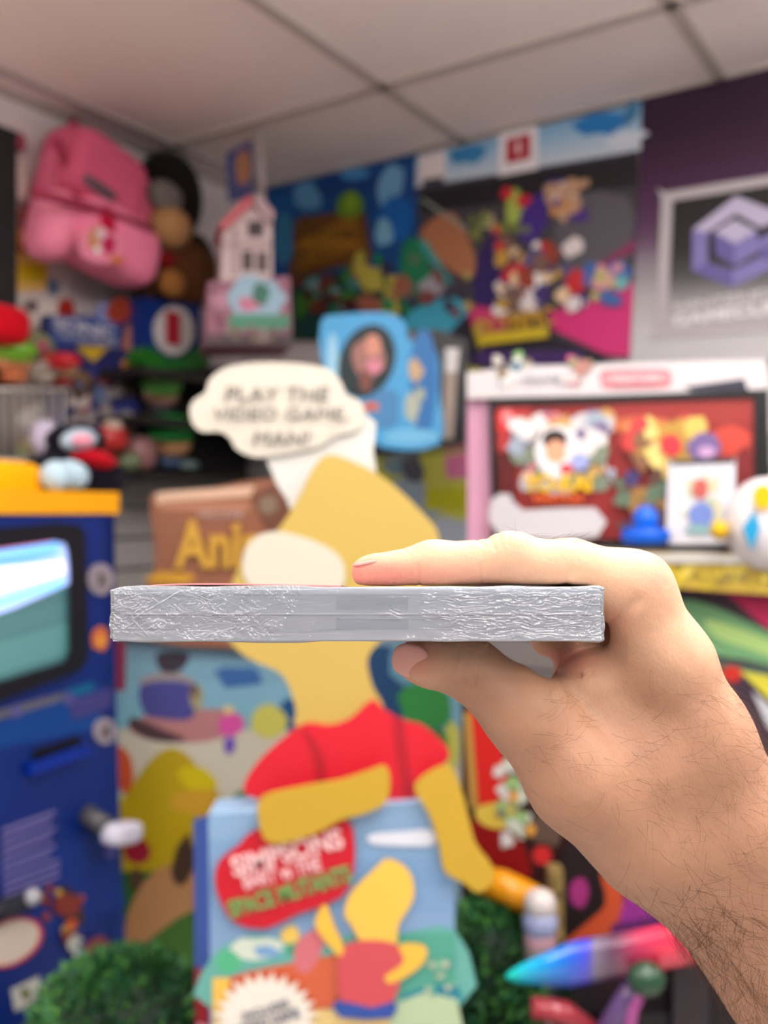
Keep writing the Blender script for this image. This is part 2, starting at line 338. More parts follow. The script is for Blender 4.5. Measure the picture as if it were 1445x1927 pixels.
# white poster with yellow patch
panel('wall_poster', 'pale poster with a yellow block and small pictures behind the pink backpack', 'poster', LW.off(.02), [(24, 400), (132, 420), (134, 726), (24, 726)], .004, (200, 192, 186),
      [((150, 70, 60), oval(48, 412, 16, 34, 12, 0, .2)), ((214, 150, 80), rect(26, 432, 70, 480)), ((150, 96, 24), oval(58, 468, 26, 12, 12, 10, .1)), ((214, 170, 90), rect(28, 480, 92, 548)), ((196, 168, 10), rect(34, 496, 84, 530)),
       ((226, 216, 206), oval(90, 590, 34, 26, 14, 0, .1)), ((110, 90, 90), oval(58, 576, 14, 12, 12, 0, .2)), ((222, 214, 204), oval(70, 620, 30, 18, 12, 0, .1)), ((176, 40, 30), oval(122, 590, 18, 30, 12, 0, .2)), ((90, 110, 140), oval(100, 540, 14, 16, 12, 0, .2))])
mb = MB(); psq(mb, LW, 20, 300, 52, 378, .04, (206, 190, 184), .7, .9, off=.01); psq(mb, LW, 24, 250, 46, 285, .03, (160, 70, 90), .9, .9, off=.01)
tag(mb.build('hanging_keyring', PLUSH()), 'small white plush charm hanging from a dark pink loop beside the black upright', 'charm')
# pink backpack
BP = LW.off(.01); bp = thing('backpack', 'pink child backpack with flap and dark grey badge hanging on the wall', 'backpack', LW.hit(175, 530))
pink, pink2, pinkd = (240, 118, 152), (220, 98, 130), (160, 50, 78)
def part_sq(name, parent, lst, m):
    mb = MB()
    for a in lst: psq(mb, *a[0], **a[1])
    return mb.build(name, m, parent)
part_sq('body', bp, [((BP, 84, 280, 262, 508, .15, pink), dict(e1=.55, e2=.5, roll=13)), ((BP, 92, 252, 222, 395, .12, pink2), dict(e1=.7, e2=.6, roll=14))], PLUSH())
part_sq('side_pocket', bp, [((BP, 68, 358, 130, 492, .13, (246, 142, 172)), dict(e1=.7, e2=.8, roll=12, off=.05))], PLUSH())
part_sq('front_pocket', bp, [((BP, 124, 392, 280, 520, .13, (242, 132, 166)), dict(e1=.6, e2=.6, roll=14, off=.08))], PLUSH())
part_sq('flap', bp, [((BP, 124, 268, 254, 400, .09, (212, 92, 124)), dict(e1=.45, e2=.4, roll=14, off=.11))], PLUSH())
mb = MB(); fq = BP.off(.215)
mb.tube([BP.off(.16).hit(*p) for p in [(104, 262), (122, 300), (136, 350), (150, 380), (205, 402), (268, 428)]], .009, pinkd)
mb.tube([fq.off(-.01).hit(*p) for p in [(62, 362), (100, 372), (150, 384), (205, 402), (285, 432)]], .009, pinkd)
mb.tube([BP.off(.13).hit(*p) for p in [(228, 290), (252, 340), (266, 420)]], .008, pinkd)
mb.build('piping', PLUSH(), bp)
part_sq('badge', bp, [((BP, 156, 342, 220, 366, .012, (96, 78, 88)), dict(e1=.9, e2=.8, roll=14, off=.195))], VINYL())
part_sq('buckle_strap', bp, [((BP, 186, 388, 216, 450, .02, (190, 20, 60)), dict(e1=.6, e2=.6, roll=-8, off=.19))], PLUSH())
panel('patch', '', '', BP.off(.215), smooth(oval(190, 462, 44, 34, 14, 20, .1), 2), .004, (238, 140, 168),
      [((206, 140, 90), oval(178, 446, 12, 22, 12, 10, .1)), ((190, 24, 84), oval(205, 460, 13, 18, 12, 0, .1)), ((226, 200, 210), oval(190, 440, 9, 12)), ((214, 120, 70), oval(220, 488, 14, 8, 12, 20)), ((240, 240, 235), oval(184, 470, 6, 8))], PRINT(), parent=bp)
mb = MB(); mb.tube([BP.off(.03).hit(*p) for p in [(90, 275), (96, 258), (120, 268)]], .008, (150, 30, 50)); mb.tube([BP.off(.04).hit(*p) for p in [(128, 265), (138, 226), (150, 268)]], .011, (160, 40, 66)); mb.build('hanging_loop', PLUSH(), bp)
# dark plush on the wall (plain teddy shape)
tp = thing('plush_toy', 'black and brown plush toy with tan muzzle hanging right of the pink backpack', 'plush toy', LW.hit(330, 560))
BPp = LW.off(.02)
part_sq('head', tp, [((BPp, 262, 284, 362, 470, .16, (26, 20, 20)), dict(roll=8))], PLUSH())
part_sq('face_patch', tp, [((BPp, 280, 340, 340, 400, .05, (118, 112, 108)), dict(off=.125))], PLUSH())
part_sq('muzzle', tp, [((BPp, 284, 388, 352, 470, .09, (176, 132, 88)), dict(off=.10))], PLUSH())
part_sq('body', tp, [((BPp, 270, 450, 396, 580, .16, (96, 58, 30)), dict(e1=.8))], PLUSH())
part_sq('arm', tp, [((BPp, 352, 440, 400, 560, .08, (24, 18, 18)), dict(roll=-20, off=.05))], PLUSH())
part_sq('arm', tp, [((BPp, 262, 480, 300, 570, .08, (60, 36, 22)), dict(roll=14, off=.06))], PLUSH())
part_sq('belly_patch', tp, [((BPp, 300, 505, 345, 560, .05, (150, 100, 50)), dict(off=.13))], PLUSH())
part_sq('bow', tp, [((BPp, 300, 472, 330, 505, .03, (120, 16, 20)), dict(off=.15))], PLUSH()); part_sq('yellow_patch', tp, [((BPp, 342, 460, 374, 500, .03, (196, 150, 40)), dict(off=.12))], PLUSH())
# blue box with number one
nb = thing('number_sign', 'blue block sign with a red 1 in a white oval on a green base', 'sign', LW.hit(322, 700))
nq = LW.off(.14)
panel('board', '', '', nq, [(268, 560), (378, 575), (378, 690), (270, 690)], .05, (4, 44, 120), (), VINYL(), parent=nb)
panel('oval_plate', '', '', nq.off(.006), oval(328, 622, 37, 47, 28), .005, (206, 200, 198), (), VINYL(), parent=nb)
text('numeral', '1', nq.off(.008), 326, 618, 62, (176, 24, 48), nb, wpx=26, bold=.04)
panel('base', '', '', nq.off(.012), smooth([(276, 652), (300, 664), (328, 676), (360, 664), (384, 650), (388, 690), (274, 690)], 3), .05, (30, 110, 26), (), VINYL(), parent=nb)
# tower playset in the corner
tw = thing('toy_tower', 'tall white toy tower with red roof and blue banner standing in the corner', 'playset', P(465, 660, 2.2))
tf = facing(465, 2.2, 14)
panel('banner', '', '', tf.off(-.02), [(426, 290), (474, 262), (476, 372), (430, 378)], .01, (40, 44, 104), [((146, 96, 62), oval(458, 316, 15, 36, 14, 0, .1))], parent=tw)
mb = MB(); mb.tube([P(490, 240, 2.18), P(494, 380, 2.18)], .006, (170, 160, 160)); mb.build('pole', VINYL(), tw)
mb = panel_mb(tf.off(.05), [(420, 420), (480, 380), (512, 420), (512, 560), (414, 560)], .14, (206, 186, 186),
      [((60, 46, 52), rect(466, 416, 496, 446)), ((70, 50, 50), rect(455, 472, 476, 510)), ((90, 70, 70), rect(482, 474, 504, 512)), ((176, 150, 150), rect(420, 456, 512, 466)), ((170, 150, 150), rect(436, 430, 448, 520))])
mb.build('tower_wall', PRINT(), tw)
mb = MB(); mb.prism([tf.off(.07).hit(*p) for p in [(410, 424), (468, 366), (478, 378), (424, 430)]], tf.N, .16, (206, 96, 106)); mb.prism([tf.off(.07).hit(*p) for p in [(478, 374), (490, 366), (516, 400), (512, 420), (484, 390)]], tf.N, .16, (190, 160, 166)); mb.build('roof', PRINT(), tw)
panel('base_box', '', '', tf.off(.06), [(392, 530), (545, 520), (550, 650), (386, 650)], .16, (150, 96, 116),
      [((150, 186, 206), oval(480, 560, 56, 42, 16, 0, .15)), ((200, 120, 150), oval(470, 572, 24, 14, 12, 0, .2)), ((40, 110, 90), oval(490, 555, 16, 20, 12, 0, .2)), ((70, 140, 110), rect(430, 592, 545, 620)), ((60, 40, 46), rect(388, 628, 549, 650))] +
      clutter(390, 530, 430, 650, [(170, 100, 120), (120, 60, 80), (190, 140, 160)], 10, 16, 7) + clutter(420, 610, 548, 650, [(110, 90, 70), (150, 130, 130), (60, 40, 60)], 14, 12, 8), parent=tw)
# dark shelving unit in the corner
sh = thing('shelf_unit', 'black shelving unit in the corner holding the small dolls', 'shelf unit', P(380, 905, 2.0))
sq_ = Plane(LW.N.x, LW.N.y, LW.c+.24)
mk = mat('black_shelf', (30, 27, 28), rough=.45)
mb = MB(); mb.prism([LW.off(.03).hit(*p) for p in [(266, 690), (620, 690), (620, 905), (266, 905)]], LW.N, .01, None); mb.build('back_panel', mk, sh)
def shelfboard(py, parent, x0=266, x1=600):
    mb = MB(); a = sq_.hit(x0, py); b = sq_.hit(x1, py); z = P(330, py, sq_.hit(330, py).y).z
    c = (a+b)/2; c.z = z-.014; c -= LW.N*.105
    mb.box(c, (LW.U, LW.N, Zv), ((b-a).length/2, .11, .008), None); return mb.build('shelf_board', mk, parent)
for py in (694, 782, 886): shelfboard(py, sh)
# dolls with caps
def doll(x0, y0, x1, y1, pl, cap, face, body, label, group):
    n = thing('cap_doll', label, 'doll', pl.hit((x0+x1)/2, y1), group)
    h = y1-y0
    part_sq('head', n, [((pl, x0+(x1-x0)*.1, y0+h*.25, x1-(x1-x0)*.1, y0+h*.78, .075, face), dict(off=.01))], VINYL())
    part_sq('cap', n, [((pl, x0, y0, x1, y0+h*.5, .095, cap), dict(off=.0, e1=.9)), ((pl, x0, y0+h*.36, x1, y0+h*.5, .03, cap), dict(off=.075))], mat('toy_gloss', attr=True, rough=.25, coat=.4))
    part_sq('body', n, [((pl, x0+(x1-x0)*.2, y0+h*.72, x1-(x1-x0)*.2, y1, .06, body), dict(off=.015))], VINYL())
dq = LW.off(.10)
doll(270, 706, 334, 782, dq, (84, 150, 62), (186, 140, 116), (60, 56, 70), 'small doll in a dull green cap on the upper black shelf', None)
doll(280, 778, 362, 886, dq, (26, 140, 60), (206, 150, 106), (60, 80, 110), 'small doll in a bright green cap on the lower black shelf', None)
part_sq('toy_shoe', None, [((dq, 340, 866, 372, 886, .04, (110, 130, 130)), dict(off=.06))], VINYL())
tag(bpy.data.objects['toy_shoe'], 'little grey-green toy shoe next to the bright green capped doll', 'toy')
doll(86, 664, 142, 728, LW.off(.12), (196, 20, 34), (196, 176, 140), (150, 30, 40), 'small doll in a red cap on the wire rack', None)
doll(-10, 640, 62, 722, LW.off(.16), (110, 170, 40), (222, 156, 116), (190, 110, 70), 'doll in a light green cap at the left edge', None)
part_sq('plush_ball', None, [((LW.off(.13), 62, 680, 98, 724, .06, (196, 188, 176)), {})], PLUSH())
tag(bpy.data.objects['plush_ball'], 'whitish plush ball between the green and red capped dolls', 'plush toy')
part_sq('plush_flower', None, [((LW.off(.08), 48, 625, 100, 682, .05, (120, 130, 90)), {}), ((LW.off(.08), 60, 640, 88, 668, .05, (170, 90, 110)), dict(off=.01))], PLUSH())
tag(bpy.data.objects['plush_flower'], 'olive plush toy with a pink middle above the plush ball', 'plush toy')
# blue game box display with title
gb = thing('game_display', 'dark blue display card with silver title lettering above crowded artwork', 'display card', LW.hit(160, 850))
gq = LW.off(.10)
panel('card', '', '', gq, [(92, 592), (244, 596), (256, 640), (258, 880), (110, 880), (96, 700)], .03, (28, 34, 92),
      [((40, 70, 140), [(92, 594), (225, 598), (225, 650), (92, 650)]), ((120, 130, 180), oval(200, 590, 22, 20, 12, 0, .1)), ((196, 160, 30), [(142, 652), (206, 652), (176, 682)]), ((170, 110, 90), oval(250, 640, 22, 28, 12, 0, .2)), ((150, 52, 30), oval(226, 586, 26, 26, 12, 0, .2)),
       ((180, 110, 60), oval(240, 690, 12, 18, 12, 0, .2)), ((20, 60, 140), oval(158, 762, 22, 18, 12, 0, .15))] +
      clutter(120, 690, 262, 870, [(150, 140, 140), (120, 90, 60), (50, 60, 130), (190, 180, 176), (90, 110, 150), (140, 70, 70), (80, 60, 60), (60, 50, 60)], 60, 22, 21), parent=gb)
text('title_lettering', 'SONIC', gq.off(.012), 162, 618, 24, (190, 192, 206), gb, wpx=116, bold=.02)
text('title_lettering', 'THE HEDGEHOG', gq.off(.012), 165, 640, 12, (176, 178, 196), gb, wpx=112)
panel('price_card', 'white and green cards crammed behind the wires of the rack', 'card', LW.off(.05), [(-20, 735), (116, 735), (116, 862), (-20, 862)], .01, (130, 124, 116),
      clutter(-20, 740, 116, 860, [(120, 170, 100), (196, 190, 180), (150, 140, 80), (110, 90, 84), (170, 160, 190), (80, 76, 70), (180, 190, 120)], 26, 26, 31))
rk = thing('wire_rack', 'white wire rack with upright bars standing at the left edge', 'wire rack', LW.hit(50, 870))
rq = LW.off(.20); wm = mat('white_wire', (216, 210, 204), rough=.35)
for i in range(9):
    x = -30+i*18.5; mb = MB(); mb.tube([rq.hit(x, 732), rq.hit(x+2, 866)], .0024, None, 8); mb.build('wire', wm, rk)
for py in (732, 866):
    mb = MB(); mb.tube([rq.hit(-34, py), rq.hit(122, py)], .003, None, 8)
    for x in (-34, 122): mb.tube([rq.hit(x, py), LW.off(.03).hit(x+14, py)], .003, None, 8)
    mb.build('rail', wm, rk)
# brown welcome sign
ws = thing('welcome_sign', 'brown wooden-look sign with big golden letters, half hidden by the yellow standee', 'sign', P(420, 1110, 1.75))
wq = facing(420, 1.75, 8)
panel('board', '', '', wq, smooth([(282, 950), (300, 928), (400, 918), (470, 905), (535, 905), (560, 960), (560, 1200), (250, 1200), (270, 1120), (292, 1060)], 3), .03, (146, 92, 66),
      [((214, 176, 150), [(292, 930), (300, 926), (480, 914), (470, 934), (310, 944), (296, 952)]), ((176, 120, 92), rect(300, 946, 470, 960)), ((110, 66, 46), [(470, 934), (535, 900), (556, 960), (556, 1020), (500, 1000)]), ((130, 110, 90), oval(505, 950, 18, 18, 14, 0, .1)),
       ((206, 150, 40), oval(320, 1088, 46, 12, 12, 0, .2)), ((160, 104, 70), oval(300, 1130, 40, 20, 12, 0, .1))], parent=ws)
text('welcome_lettering', 'WELCOME', wq.off(.006), 415, 968, 15, (206, 176, 166), ws, wpx=86)
text('title_lettering', 'Animal', wq.off(.006), 452, 1024, 92, (206, 156, 56), ws, wpx=246, bold=.035, depth=.004)
# ------------------------------------------------------------------ kiosk on the left
KP = Plane(0.901, -0.434, -1.096)
ki = thing('game_kiosk', 'blue video game kiosk with yellow top and a tube screen, left edge', 'kiosk', (-0.6, 1.5, 0))
m_blue = mat('blue_laminate', (2, 38, 116), rough=.35, var=.08)
e0 = KP.hit(216, 963); e0.z = 0; d = KP.U
def kbox(name, s0, s1, z0, z1, dep, out, m, parent=ki, col=None):
    mb = MB(); a = e0+d*s0; b = e0+d*s1; c = (a+b)/2; c.z = (z0+z1)/2; c += KP.N*(out-dep/2)
    mb.box(c, (d, KP.N, Zv), (abs(s1-s0)/2, dep/2, (z1-z0)/2), col); return mb.build(name, m, parent)
zt = CAMZ+(963-926)/F*1.6; zy = CAMZ+(963-966)/F*1.6
kbox('top_trim', -.62, .004, zy, zt, .43, .006, mat('yellow_laminate', (246, 168, 0), rough=.4, var=.03))
kbox('side_panel', -.03, 0, 0.02, zy, .42, 0, m_blue)
mb = MB()
mb.prism([KP.hit(*p) for p in [(-60, 968), (216, 966), (218, 1300), (224, 1500), (232, 1700), (240, 1850), (240, 1990), (-60, 2200)]], KP.N, .035, (2, 38, 116))
art(mb, KP, [((0, 64, 140), [(-60, 1420), (190, 1370), (190, 1290), (-60, 1380)]), ((0, 44, 126), [(-60, 1640), (200, 1560), (236, 1700), (-60, 1820)]),
   ((96, 96, 112), [(-60, 1352), (120, 1302), (120, 1318), (-60, 1372)]), ((0, 96, 140), [(122, 1300), (176, 1282), (176, 1300), (122, 1316)]),
   ((40, 40, 110), [(128, 1318), (210, 1290), (210, 1332), (138, 1356)])])
mb.build('front_panel', mat('kiosk_print', attr=True, rough=.35, var=.08), ki)
# printed text blocks
for its in ([((96, 92, 160), [(136, 1322+i*9), (208, 1296+i*9), (208, 1299+i*9), (136, 1325+i*9)]) for i in range(4)],
            [((128, 118, 176), [(4, 1560+i*16), (104-(i % 2)*8, 1524+i*16), (104-(i % 2)*8, 1530+i*16), (4, 1567+i*16)]) for i in range(6)]+[((128, 118, 176), [(6, 1656+i*14), (112, 1616+i*14), (112, 1622+i*14), (6, 1663+i*14)]) for i in range(3)],
            [((90, 86, 140), oval(30, 1338, 11, 13))], [((80, 78, 140), oval(130, 1316, 11, 13))], [((90, 86, 170), oval(207, 1604, 12, 12))], [((90, 90, 150), oval(124, 1848, 11, 12))]):
    mb = MB(); art(mb, KP, its, .0022); mb.build('printed_text' if len(its) > 1 else 'round_mark', PRINT(), ki)
mb = MB(); art(mb, KP, [((206, 60, 70), oval(20, 1774, 66, 42, 24, -28)), ((222, 206, 190), oval(18, 1774, 60, 37, 24, -28))], .003); mb.build('oval_sticker', PRINT(), ki)
mb = MB(); art(mb, KP, clutter(72, 1660, 170, 1800, [(206, 86, 40), (150, 60, 40), (60, 40, 50), (190, 150, 60), (130, 50, 40)], 20, 22, 61) + clutter(125, 1745, 224, 1850, [(206, 206, 200), (70, 130, 190), (50, 60, 120), (130, 60, 60), (170, 180, 170)], 20, 18, 62), .003); mb.build('printed_picture', PRINT(), ki)
mb = MB(); art(mb, KP, [((196, 196, 188), [(20, 1862), (74, 1836), (76, 1880), (28, 1904)]), ((110, 110, 60), oval(48, 1870, 9, 13, 12, -30))], .003); mb.build('square_sticker', PRINT(), ki)
for px, py, rx, ry, ch in ((190, 1090, 24, 30, '2'), (198, 1376, 21, 25, '4')):
    lb = panel('round_label', '', '', KP.off(.004), oval(px, py, rx, ry, 20), .003, (150, 140, 150), (), PRINT(), parent=ki)
    text('numeral', ch, KP.off(.006), px+2, py, 24, (86, 78, 70), ki, wpx=16, bold=.03)
mb = MB(); art(mb, KP, [((206, 110, 60), oval(188, 1200, 16, 24, 14, 0, .15)), ((230, 160, 60), oval(190, 1206, 7, 10))], .003); mb.build('orange_sticker', PRINT(), ki)
# tube screen with bezel
m_bz = mat('black_bezel', (16, 16, 26), rough=.35)
bz = [(-70, 1000), (110, 984), (150, 988), (162, 1005), (166, 1240), (150, 1262), (-70, 1345)]
inn = [(-58, 1040), (100, 1018), (122, 1022), (130, 1040), (132, 1225), (120, 1245), (-58, 1300)]
bezel = MB(); f = KP.off(.012); n_ = len(bz)
V = [f.hit(*p) for p in bz]+[f.hit(*p) for p in inn]+[KP.off(-.012).hit(*p) for p in inn]+[KP.hit(*p) for p in bz]
fs = []
for i in range(n_):
    j = (i+1) % n_; fs += [(i, j, n_+j, n_+i), (n_+i, n_+j, 2*n_+j, 2*n_+i), (3*n_+i, 3*n_+j, j, i)]
bezel.raw(V, fs, None); scr = bezel.build('screen_bezel', m_bz, ki)
m_glass = mat('tube_glass', attr=True, rough=.12, coat=.6, var=.02)
gmb = MB(); art(gmb, KP.off(.002), [((84, 132, 138), smooth([(-60, 1038), (100, 1020), (124, 1024), (130, 1045), (132, 1220), (120, 1244), (-60, 1296)], 3))] +
   [((88, 140, 146), [(-60, 1180), (131, 1130), (131, 1160), (-60, 1220)]), ((96, 156, 158), [(-60, 1225), (131, 1170), (128, 1230), (-60, 1290)])], .0005); gmb.build('screen_glass', m_glass, scr)
m_em = mat('lit_screen', attr=True, rough=.3, emit=.9, var=.05)
mb = MB(); art(mb, KP.off(.0035), [((170, 190, 250), smooth([(-60, 1034), (100, 1018), (122, 1024), (128, 1050), (130, 1090), (118, 1104), (-60, 1166)], 4)),
   ((240, 130, 180), [(-60, 1036), (90, 1018), (100, 1020), (-60, 1044)]), ((90, 180, 245), [(-60, 1042), (105, 1022), (116, 1034), (-60, 1052)]), ((40, 140, 235), [(-60, 1058), (100, 1040), (118, 1044), (60, 1056), (-60, 1070)]),
   ((225, 220, 250), [(-60, 1074), (122, 1054), (126, 1078), (-60, 1130)]), ((250, 205, 240), [(-20, 1082), (100, 1062), (120, 1076), (0, 1112)]), ((235, 235, 255), [(-60, 1086), (40, 1076), (30, 1100), (-60, 1118)]),
   ((120, 200, 245), [(-60, 1146), (124, 1088), (116, 1102), (-60, 1160)])], .0005, .00025); mb.build('screen_picture', m_em, scr)
for nm, pts in (('coin_slot', [(62, 1412), (150, 1384), (154, 1406), (64, 1436)]), ('cartridge_slot', [(-60, 1710), (44, 1672), (50, 1686), (-60, 1732)])):
    panel(nm, '', '', KP.off(.003), pts, .002, (8, 8, 14), (), VINYL(), parent=ki)
panel('slot_lip', '', '', KP.off(.014), [(58, 1440), (160, 1404), (172, 1412), (172, 1420), (60, 1462)], .012, (0, 44, 150), (), VINYL(), parent=ki)
mb = MB(); mb.tube([KP.off(.02).hit(-60, 1735), KP.off(.02).hit(66, 1686)], .013, (40, 42, 52)); mb.build('slot_bar', VINYL(), ki); mb = MB(); mb.sq(KP.off(.034).hit(62, 1688), (Xv, Yv, Zv), (.012,)*3, (170, 170, 176)); mb.build('slot_knob', VINYL(), ki)
hd = kq = KP.off(.02)
mb = MB(); mb.tube([KP.off(.0).hit(160, 1530), KP.off(.04).hit(200, 1556)], .016, (84, 82, 86)); h1 = mb.build('controller_arm', VINYL(), ki)
mb = MB(); psq(mb, KP, 200, 1546, 258, 1590, .04, (214, 210, 226), .6, .6, roll=10, off=.03); mb.build('controller_grip', mat('toy_gloss', attr=True, rough=.25, coat=.4), h1)
mb = MB(); mb.prism([KP.off(-.03).hit(*p) for p in [(216, 1205), (236, 1205), (236, 1300), (216, 1300)]], KP.N, .1, (120, 26, 56)); mb.build('side_trim', PRINT(), ki)
# toys on the kiosk
kt = zt
def on_top(pl, px): return pl
pg = thing('plush_toy', 'navy plush bird with a white heart-shaped belly on the yellow kiosk top', 'plush toy', KP.off(-.1).hit(135, 924))
TP = KP.off(-.14)
NV = (6, 6, 26)
part_sq('body', pg, [((TP, 44, 850, 226, 945, .12, NV), dict(e1=.9)), ((TP, 104, 820, 160, 890, .1, NV), {})], PLUSH())
part_sq('head', pg, [((TP, 106, 796, 176, 860, .11, NV), {})], PLUSH())
part_sq('belly_patch', pg, [((TP, 84, 866, 126, 925, .05, (182, 208, 222)), dict(off=.10, roll=-14)), ((TP, 108, 866, 160, 922, .05, (182, 208, 222)), dict(off=.10, roll=14))], PLUSH())
part_sq('face_patch', pg, [((TP, 120, 806, 176, 850, .05, (170, 190, 206)), dict(off=.08, roll=-12)), ((TP, 140, 816, 170, 842, .03, (230, 150, 170)), dict(off=.115))], PLUSH())
part_sq('scarf', pg, [((TP, 140, 846, 212, 882, .06, (190, 12, 34)), dict(off=.08, roll=8))], PLUSH())
part_sq('yellow_pouch', None, [((KP.off(-.10), -60, 866, 66, 940, .07, (250, 176, 4)), dict(e1=.6, e2=.6))], PLUSH())
tag(bpy.data.objects['yellow_pouch'], 'bright yellow soft pouch lying left of the navy plush bird', 'pouch')
part_sq('plush_egg', None, [((LW.off(.24), 62, 790, 108, 858, .06, (196, 190, 214)), {})], PLUSH())
tag(bpy.data.objects['plush_egg'], 'pale lilac egg-shaped plush in front of the wire rack', 'plush toy')
part_sq('red_toy_car', None, [((LW.off(.15), 186, 800, 236, 850, .06, (180, 40, 40)), dict(e1=.7)), ((LW.off(.15), 196, 790, 226, 815, .05, (196, 176, 160)), dict(off=.01))], VINYL())
tag(bpy.data.objects['red_toy_car'], 'small red toy with a pale top beside the navy plush bird', 'toy')
part_sq('pink_trinkets', None, [((LW.off(.13), 240, 820, 290, 886, .06, (150, 104, 104)), dict(e1=.7)), ((LW.off(.13), 226, 850, 262, 888, .05, (110, 120, 90)), dict(off=.02))], VINYL())
tag(bpy.data.objects['pink_trinkets'], 'small dusty pink toy on the shelf left of the bright green capped doll', 'toy')

# ------------------------------------------------------------------ landscape board behind the box
lb = thing('landscape_board', 'tall printed board with a cartoon landscape behind the yellow standee', 'display board', P(550, 1980, 1.8))
lq = facing(550, 1.80, 10)
panel('sheet', '', '', lq, [(224, 1170), (880, 1170), (884, 1960), (224, 1960)], .02, (120, 150, 166),
      vgrad([(212, 1170), (880, 1170), (884, 1400), (212, 1400)], [(110, 130, 146), (118, 158, 180), (126, 176, 196), (110, 160, 176)], 6) +
      [((196, 190, 172), [(212, 1372), (884, 1372), (884, 1500), (212, 1500)]), ((176, 120, 120), smooth([(300, 1340), (420, 1335), (460, 1360), (400, 1394), (300, 1396), (240, 1370)])), ((78, 52, 58), smooth([(248, 1350), (300, 1370), (350, 1392), (300, 1396), (250, 1376)])),
       ((150, 140, 140), smooth([(268, 1276), (320, 1264), (362, 1278), (356, 1292), (270, 1292)])), ((70, 70, 140), smooth([(268, 1288), (360, 1288), (362, 1350), (300, 1352), (270, 1340)])), ((56, 46, 60), smooth([(296, 1230), (350, 1228), (352, 1248), (330, 1266), (302, 1262)])),
       ((160, 150, 110), oval(370, 1312, 12, 26, 12, 0, .15)), ((110, 90, 70), oval(366, 1300, 8, 14)), ((56, 100, 160), oval(450, 1275, 46, 20, 12, 0, .2)), ((30, 80, 130), oval(545, 1345, 22, 30, 14, 0, .1)), ((196, 190, 90), oval(505, 1358, 34, 34, 14, 0, .1)),
       ((208, 80, 156), oval(434, 1362, 24, 22, 12, 0, .15)), ((110, 80, 170), oval(432, 1402, 12, 18, 12, 0, .1)), ((220, 190, 120), oval(430, 1336, 10, 8)),
       ((190, 196, 70), [(212, 1500), (470, 1500), (470, 1520), (212, 1520)]), ((60, 110, 60), oval(480, 1500, 40, 20, 12, 0, .2)),
       ((176, 150, 6), smooth([(205, 1560), (260, 1460), (310, 1410), (352, 1420), (400, 1480), (470, 1560), (420, 1640), (300, 1680), (210, 1640)], 3)), ((200, 180, 6), oval(370, 1465, 38, 22, 14, 20, .1)), ((196, 150, 40), oval(370, 1510, 50, 24, 14, 0, .1)),
       ((196, 80, 40), oval(232, 1450, 20, 44, 14, -10, .1)), ((40, 90, 40), [(212, 1640), (420, 1640), (420, 1960), (212, 1960)]), ((176, 128, 84), smooth([(290, 1640), (370, 1630), (370, 1720), (300, 1790), (240, 1800), (240, 1720)], 3)),
       ((150, 24, 46), oval(258, 1600, 26, 24, 12, 0, .1)), ((80, 56, 40), oval(256, 1655, 12, 22)), ((64, 44, 30), oval(346, 1620, 22, 46, 12, 10, .2)), ((56, 100, 30), smooth([(250, 1800), (370, 1710), (372, 1800), (300, 1840)], 3)),
       ((34, 70, 110), smooth([(690, 1220), (760, 1230), (780, 1300), (760, 1350), (700, 1330)], 3)), ((100, 150, 170), oval(770, 1250, 40, 40, 14, 0, .1)), ((56, 140, 70), oval(800, 1330, 52, 42, 14, 20, .1)), ((200, 200, 90), oval(850, 1400, 14, 46, 14, 0, .1)), ((30, 120, 60), oval(820, 1400, 24, 30, 12, 0, .1))], parent=lb)
# pieces of the bright wall art between console display and standee
panel('lime_poster', 'lime green and pink poster beneath the black monitor', 'poster', RW.off(.02), [(700, 840), (905, 600), (905, 1020), (880, 1180), (700, 1180)], .004, (196, 196, 84),
      [((206, 196, 200), rect(850, 700, 905, 790)), ((214, 118, 164), [(870, 780), (905, 780), (905, 900), (840, 900), (836, 860), (880, 850)]), ((214, 60, 26), rect(880, 915, 905, 955)), ((150, 170, 186), oval(780, 950, 40, 60, 14, -20, .2)), ((110, 140, 150), oval(745, 870, 30, 22, 12, 0, .2)),
       ((80, 84, 96), oval(775, 880, 22, 30, 12, -30, .2)), ((176, 186, 200), oval(850, 1000, 50, 26, 14, 0, .2)), ((190, 190, 30), rect(800, 920, 880, 960))])
